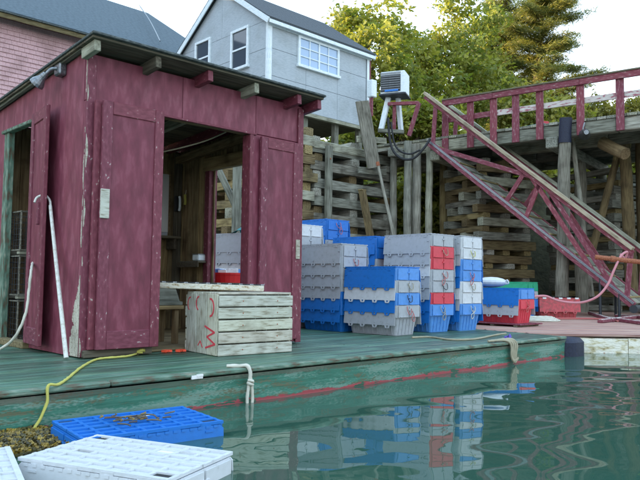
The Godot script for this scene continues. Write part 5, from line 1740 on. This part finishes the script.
func build_red_building():
	var Z := -14.6
	var X0 := -22.0  # unseen length drawn out so the building shades the dock
	var X1 := 13.6
	var Y0 := 2.5
	var E := on_z(0, 11, Z).y
	var t := thing("red_shingled_building", "long faded red shingled building with slate gray roof behind the shed", "building")
	block("wall_core", Vector3((X0 + X1) * 0.5, (Y0 + E) * 0.5, Z - 6.0), Vector3(X1 - X0, E - Y0, 11.9), M.red_shingle, t)
	var st := begin()
	var g := RandomNumberGenerator.new()
	g.seed = 5
	var y := 4.4
	var row := 0
	while y < E - 0.05:
		var x := 4.5 + g.randf() * 0.1
		while x < 13.4:
			var w := g.randf_range(0.1, 0.2)
			add_box(st, Vector3(x + w * 0.5, y + 0.07, Z - 0.035 + g.randf_range(0, 0.006)), Vector3(w - 0.004, 0.16, 0.022), Basis(Vector3.RIGHT, -0.2))
			x += w
		y += 0.125
		row += 1
	var sh := part("shingles", st.commit(), M.red_shingle, t)
	sh.set_meta("kind", "stuff")
	# roof
	var ZR := -20.6  # ridge set back and higher so its shadow covers the house
	var R := on_z(145, 14.5, ZR).y
	var ze := Z + 0.35
	var slope := (R - E) / (Z - ZR)
	var ye := E - slope * 0.35 + 0.05
	for s in [1, -1]:
		var za: float = ze if s == 1 else 2 * ZR - ze
		var ang := atan2(R - ye, ze - ZR)
		var rl := Vector2(R - ye, ze - ZR).length()
		part("roof", cbox(X1 - X0 + 0.4, 0.08, rl, 0.01), M.slate_roof, t, Transform3D(Basis(Vector3.RIGHT, ang * s), Vector3((X0 + X1) * 0.5, (ye + R) * 0.5 + 0.06, (za + ZR) * 0.5)))
	block("eave_board", Vector3((X0 + X1) * 0.5, ye - 0.05, ze), Vector3(X1 - X0 + 0.4, 0.13, 0.035), M.tan[3], t)
	block("gutter_strip", Vector3((X0 + X1) * 0.5, ye + 0.035, ze + 0.03), Vector3(X1 - X0 + 0.4, 0.04, 0.06), M.roof_edge, t)
	block("frieze", Vector3((X0 + X1) * 0.5, E - 0.12, Z + 0.01), Vector3(X1 - X0, 0.1, 0.03), M.rail_red[0], t)
	var half := Z - ZR
	for xx in [X0 + 0.05, X1 - 0.05]:
		part("gable", prism(PackedVector2Array([Vector2(-half, 0), Vector2(half, 0), Vector2(0, R - E)]), 0.08), M.red_shingle, t, Transform3D(Basis(Vector3(0, 0, -1), Vector3.UP, Vector3(1, 0, 0)), Vector3(xx, E, ZR)))
	# wires on the roof
	rope("roof_wire", "thin wire running down the slate gray roof", [on_z(139, 10, -19.6) + Vector3(0, 0.2, 0), on_z(150, 24, -17.4) + Vector3(0, 0.1, 0), on_z(160, 41, -14.6)], 0.02, M.steel, "wire", 0.0)

# ---------------------------------------------------------------- trees
func leaf_clump(n: int, r: float, size: float, seedn: int, flat := 1.0) -> Mesh:
	var g := RandomNumberGenerator.new()
	g.seed = seedn
	var st := begin()
	for i in n:
		var c := Vector3(g.randfn(), g.randfn() * flat, g.randfn()).limit_length(1.8) * r * 0.55
		var b := Basis.from_euler(Vector3(g.randf_range(-1.5, 1.5), g.randf() * TAU, g.randf_range(-1.5, 1.5)))
		var s := size * g.randf_range(0.7, 1.3)
		var p := [Vector3(-s, 0, 0), Vector3(0, s * 0.16, s * 0.55), Vector3(s, 0, 0), Vector3(0, s * 0.16, -s * 0.55)]
		for k in 4:
			p[k] = c + b * p[k]
		for f in [[0, 1, 2], [0, 2, 3]]:
			tri(st, p[f[0]], p[f[1]], p[f[2]], b * Vector3.UP)
	return st.commit()

func needle_clump(n: int, r: float, seedn: int) -> Mesh:
	var g := RandomNumberGenerator.new()
	g.seed = seedn
	var st := begin()
	for i in n:
		var d := Vector3(g.randfn(), g.randfn() * 0.45 + 0.15, g.randfn()).normalized()
		var c := Vector3(g.randfn(), g.randfn() * 0.25, g.randfn()) * r * 0.4
		var l := r * g.randf_range(0.4, 0.8)
		var w := d.cross(Vector3(g.randfn(), g.randfn(), g.randfn())).normalized() * 0.014
		tri(st, c - w, c + w, c + d * l, Vector3.UP)
	return st.commit()

func scatter(parent: Node, called: String, mesh: Mesh, xfs: Array, cols: Array) -> MultiMeshInstance3D:
	var mi := MultiMeshInstance3D.new()
	mi.name = called
	var mm := MultiMesh.new()
	mm.transform_format = MultiMesh.TRANSFORM_3D
	mm.use_colors = true
	mm.mesh = mesh
	mm.instance_count = xfs.size()
	for i in xfs.size():
		mm.set_instance_transform(i, xfs[i])
		mm.set_instance_color(i, cols[i])
	mi.multimesh = mm
	mi.material_override = M.leaf
	mi.set_meta("kind", "stuff")
	parent.add_child(mi, true)
	return mi

func branchy(parent: Node, called: String, a: Vector3, b: Vector3, r0: float, r1: float, seedn: int) -> MeshInstance3D:
	var g := RandomNumberGenerator.new()
	g.seed = seedn
	var m1 := a.lerp(b, 0.35) + Vector3(g.randfn(), 0, g.randfn()) * (b - a).length() * 0.04
	var m2 := a.lerp(b, 0.7) + Vector3(g.randfn(), 0, g.randfn()) * (b - a).length() * 0.04
	var path := smooth_path([a, m1, m2, b], 3)
	var st := begin()
	for i in path.size() - 1:
		var t0 := float(i) / (path.size() - 1)
		var t1 := float(i + 1) / (path.size() - 1)
		var xf := frame_x(path[i], path[i + 1])
		st.append_from(log_mesh(path[i].distance_to(path[i + 1]) * 1.04, lerpf(r0, r1, t0), lerpf(r0, r1, t1), 8, seedn + i, 0.04), 0, xf)
	return part(called, st.commit(), M.bark, parent)

func leafy_tree(label: String, base: Vector3, height: float, lobes: Array, dens: float, c0: Color, c1: Color, seedn: int, group := "leafy trees behind the pier", called := "leafy_tree"):
	var g := RandomNumberGenerator.new()
	g.seed = seedn
	var t := thing(called, label, "tree" if called != "leafy_bush" else "bush", base, 0.0, group)
	var trunk := branchy(t, "trunk", Vector3(0, -0.4, 0), Vector3(g.randf_range(-0.3, 0.3), height * 0.7, g.randf_range(-0.3, 0.3)), height * 0.022 + 0.05, height * 0.009, seedn)
	var xfs := []
	var cols := []
	for lb in lobes:
		var c: Vector3 = lb[0]
		var r: float = lb[1]
		branchy(trunk, "limb", Vector3(0, clampf(c.y * 0.55, 0.2, height * 0.6), 0), c * 0.96, 0.03 + height * 0.006, 0.02, seedn + int(c.x * 13))
		var n := int(dens * r * r)
		for i in n:
			var d := Vector3(g.randfn(), g.randfn(), g.randfn()).normalized()
			var rr := r * pow(g.randf(), 0.3) * g.randf_range(0.85, 1.14)
			var p := c + d * rr * Vector3(1, 0.8, 1)
			xfs.append(Transform3D(Basis.from_euler(Vector3(g.randf_range(-0.5, 0.5), g.randf() * TAU, g.randf_range(-0.5, 0.5))).scaled(Vector3.ONE * g.randf_range(0.7, 1.35)), p))
			var k := g.randf()
			cols.append(c0.lerp(c1, k) * g.randf_range(0.75, 1.2))
	scatter(t, "crown", cache.leaf_a, xfs, cols)

func lobes_at(base: Vector3, list: Array, depth: float) -> Array:
	var out := []
	for e in list:
		var p := at_depth(e[0], e[1], depth + e[3])
		out.append([p - base, e[2] * depth / FOCAL])
	return out

func ground_at(x: float, depth: float) -> Vector3:
	var p := at_depth(x, 200, depth)
	p.y = terrain_height(p.x, p.z) - 0.1
	return p

func build_trees():
	cache.leaf_a = leaf_clump(26, 0.44, 0.1, 3, 0.7)
	var ya := Color(0.44, 0.42, 0.09)
	var yb := Color(0.18, 0.24, 0.05)
	var b := ground_at(372, 27.0)
	leafy_tree("yellow-green leafy tree rising beside the gray house roof", b, 9.0, lobes_at(b, [[350, 32, 26, 0], [385, 20, 30, 0.5], [372, 55, 34, -1], [410, 50, 28, 0.5], [345, 70, 24, 1], [395, 88, 30, -1]], 27.0), 34.0, ya, yb, 101)
	b = ground_at(425, 28.5)
	leafy_tree("yellow-green leafy tree behind the boxy white machine", b, 9.0, lobes_at(b, [[410, 80, 30, 0], [432, 60, 24, 1], [438, 95, 30, -1], [412, 112, 24, -1.5], [455, 75, 26, 0], [400, 40, 20, 1], [448, 40, 22, 1]], 28.5), 33.0, ya, yb, 102)
	b = ground_at(470, 30.0)
	leafy_tree("broad leafy tree with gaps of sky left of the pine", b, 10.0, lobes_at(b, [[455, 8, 22, 0], [478, 30, 30, 0], [462, 55, 28, -1], [490, 68, 24, 0], [485, 92, 30, -1], [508, 92, 20, 0], [470, 108, 28, -1.5]], 30.0), 30.0, Color(0.40, 0.40, 0.09), Color(0.16, 0.22, 0.05), 103)
	b = ground_at(520, 27.0)
	leafy_tree("low leafy tree behind the red pier railing", b, 6.0, lobes_at(b, [[508, 110, 22, 0], [530, 105, 24, 0], [555, 108, 20, 0], [540, 122, 22, -1], [575, 116, 16, 0]], 27.0), 60.0, Color(0.42, 0.38, 0.09), Color(0.18, 0.22, 0.05), 104)
	b = ground_at(610, 30.0)
	leafy_tree("small leafy bush showing through the pier railing", b, 4.0, lobes_at(b, [[600, 112, 16, 0], [622, 116, 16, 0], [645, 112, 18, 0], [590, 120, 14, 0]], 30.0), 60.0, Color(0.40, 0.35, 0.08), Color(0.18, 0.18, 0.05), 105, "bushes on the bank", "leafy_bush")
	b = ground_at(395, 23.5)
	leafy_tree("sunlit shrub filling the gap below the boxy white machine", b, 3.0, lobes_at(b, [[385, 118, 20, 0], [408, 122, 20, 0], [428, 118, 20, 0], [372, 110, 16, 0], [446, 122, 18, 0]], 23.5), 85.0, ya, yb, 106, "bushes on the bank", "leafy_bush")
	b = ground_at(340, 24.5)
	leafy_tree("leafy tree peeking past the gray house's roof edge", b, 6.0, lobes_at(b, [[335, 40, 18, 1], [345, 22, 14, 1], [338, 66, 20, 0]], 26.5), 62.0, ya, yb, 107)
	for e in [[352, 150, "leafy bush behind the stilts of the gray house"], [388, 152, "leafy bush between the house stilts and gray piles"], [412, 150, "leafy bush behind the pale split pile"], [440, 152, "leafy bush behind the gangway's upper end"], [472, 150, "leafy bush behind the big pier crib"], [505, 155, "leafy bush behind the crib's far corner"], [552, 160, "leafy bush behind the white guide pile"], [590, 158, "leafy bush behind the slanting prop"], [628, 156, "leafy bush behind the pale crib"]]:
		var hp := at_depth(e[0], e[1], 24.5)
		var hb := Vector3(hp.x, terrain_height(hp.x, hp.z) - 0.2, hp.z)
		leafy_tree(e[2], hb, 2.2, [[hp - hb, 0.85], [hp - hb + right_v * 0.6 + Vector3(0, -0.3, 0), 0.75], [hp - hb - right_v * 0.6 - Vector3(0, 0.3, 0), 0.75], [hp - hb + Vector3(0, -0.8, 0), 0.8]], 90.0, ya, yb, 150 + int(e[0]), "bushes behind the pier", "leafy_bush")
	# bushes on the bank seen below the pier
	for e in [[436, 190, 20.5], [452, 215, 20.0], [468, 178, 20.8], [398, 205, 20.2], [425, 235, 19.6], [480, 205, 20.4], [345, 195, 20.6], [520, 170, 21.5]]:
		var p := at_depth(e[0], e[1], e[2])
		var bb := Vector3(p.x, terrain_height(p.x, p.z) - 0.1, p.z)
		leafy_tree({436: "leafy bush beyond the slender pile under the gangway head", 452: "leafy bush beyond the dark piles under the pier", 468: "leafy bush beside the upper part of the pier crib", 398: "leafy bush between silvery crib and pale split pile", 425: "low leafy bush at the foot of the gray piles", 480: "leafy bush behind the big crib's upper timbers", 345: "leafy bush seen through the silvery crib's gaps", 520: "leafy bush under the pier deck beyond the crib"}[int(e[0])], bb, 1.6, [[p - bb, 0.75], [p - bb + right_v * 0.5 + Vector3(0, 0.3, 0), 0.6], [p - bb - right_v * 0.4 - Vector3(0, 0.35, 0), 0.6]], 90.0, ya, yb, 110 + int(e[0]), "bushes below the pier", "leafy_bush")
	pine("tall pine with layered needle branches above the pier railing", ground_at(540, 33.0), 542, 33.0, 201)
	pine("slim pine half hidden by the leafy tree", ground_at(500, 36.0), 502, 36.0, 202, 1.0)

func pine(label: String, base: Vector3, px: float, depth: float, seedn: int, sc := 1.0):
	var g := RandomNumberGenerator.new()
	g.seed = seedn
	if not cache.has("needle"):
		cache.needle = needle_clump(60, 0.42, 9)
	var t := thing("pine_tree", label, "tree", base, 0.0, "pines behind the pier")
	var top := at_depth(px, -55, depth) - base
	var trunk := branchy(t, "trunk", Vector3(0, -0.3, 0), top, 0.26, 0.04, seedn)
	var xfs := []
	var cols := []
	var y := top.y * 0.28
	while y < top.y - 0.2:
		var f := (y - top.y * 0.28) / (top.y * 0.72)
		var reach := sc * lerpf(3.3, 0.8, pow(f, 1.1)) * g.randf_range(0.8, 1.1)
		var nb := 4 + g.randi() % 3
		var a0 := g.randf() * TAU
		var st := begin()
		for k in nb:
			var a := a0 + TAU * k / nb + g.randf_range(-0.3, 0.3)
			var l := reach * g.randf_range(0.6, 1.1)
			var d := Vector3(cos(a), g.randf_range(0.05, 0.22), sin(a))
			var o := Vector3(top.x, 0, top.z) * (y / top.y) + Vector3(0, y + g.randf_range(-0.15, 0.15), 0)
			st.append_from(log_mesh(l, 0.045 * (1.2 - f), 0.012, 5, k + seedn), 0, frame_x(o, o + d * l))
			var s := l * 0.25
			while s < l:
				for q in 3:
					var p := o + d * s + Vector3(g.randfn() * 0.16, g.randf_range(0.0, 0.14), g.randfn() * 0.16) * (0.6 + 0.5 * s / l) + d.cross(Vector3.UP) * g.randf_range(-0.35, 0.35) * (s / l)
					xfs.append(Transform3D(Basis.from_euler(Vector3(g.randf_range(-0.3, 0.3), g.randf() * TAU, g.randf_range(-0.3, 0.3))).scaled(Vector3.ONE * g.randf_range(0.8, 1.3)), p))
					cols.append(Color(0.34, 0.31, 0.10).lerp(Color(0.10, 0.15, 0.05), g.randf()) * g.randf_range(0.8, 1.2))
				s += 0.2
		part("branch_whorl", st.commit(), M.bark, trunk)
		y += g.randf_range(0.62, 0.95)
	scatter(t, "crown", cache.needle, xfs, cols)

func build_sky():
	var we := WorldEnvironment.new()
	we.name = "world_environment"
	var env := Environment.new()
	env.background_mode = Environment.BG_SKY
	var sky := Sky.new()
	var sm := ProceduralSkyMaterial.new()
	sm.sky_top_color = rgb(178, 208, 236)
	sm.sky_horizon_color = rgb(238, 244, 246)
	sm.sky_curve = 0.25
	sm.ground_bottom_color = rgb(70, 78, 76)
	sm.ground_horizon_color = rgb(190, 200, 200)
	sm.sun_angle_max = 2.0
	sky.sky_material = sm
	env.sky = sky
	env.background_energy_multiplier = 1.0
	env.tonemap_mode = Environment.TONE_MAPPER_LINEAR
	env.tonemap_exposure = 2.75
	env.sdfgi_enabled = true
	env.ssao_enabled = true
	env.ssil_enabled = true
	we.environment = env
	add_child(we)
	var sun := DirectionalLight3D.new()
	sun.name = "sun"
	sun.light_energy = 1.6
	sun.light_color = Color(1.0, 0.88, 0.66)
	sun.light_angular_distance = 0.5
	sun.shadow_enabled = true
	var left := -(right_v * Vector3(1, 0, 1)).normalized()
	var fwd := (fore_v * Vector3(1, 0, 1)).normalized()
	var el := deg_to_rad(13.0)
	var az := deg_to_rad(1.0)
	var s := (left * cos(az) + fwd * sin(az)) * cos(el) + Vector3.UP * sin(el)
	sun.basis = Basis.looking_at(-s, Vector3.UP)
	add_child(sun)

func _ready():
	rng.seed = 7
	setup_camera()
	var cam := Camera3D.new()
	cam.name = "camera"
	cam.transform = Transform3D(Basis(right_v, up_v, -fore_v), EYE)
	cam.fov = rad_to_deg(2.0 * atan(240.0 / FOCAL))
	cam.near = 0.05
	cam.far = 1500.0
	add_child(cam)
	cam.current = true
	build_sky()
	make_materials()
	build_ground()
	build_dock()
	build_red_building()
	build_house()
	build_pier()
	build_trees()
	build_shed()
	build_wood_crate()
	build_crates()
	build_floating()
	build_ropes()
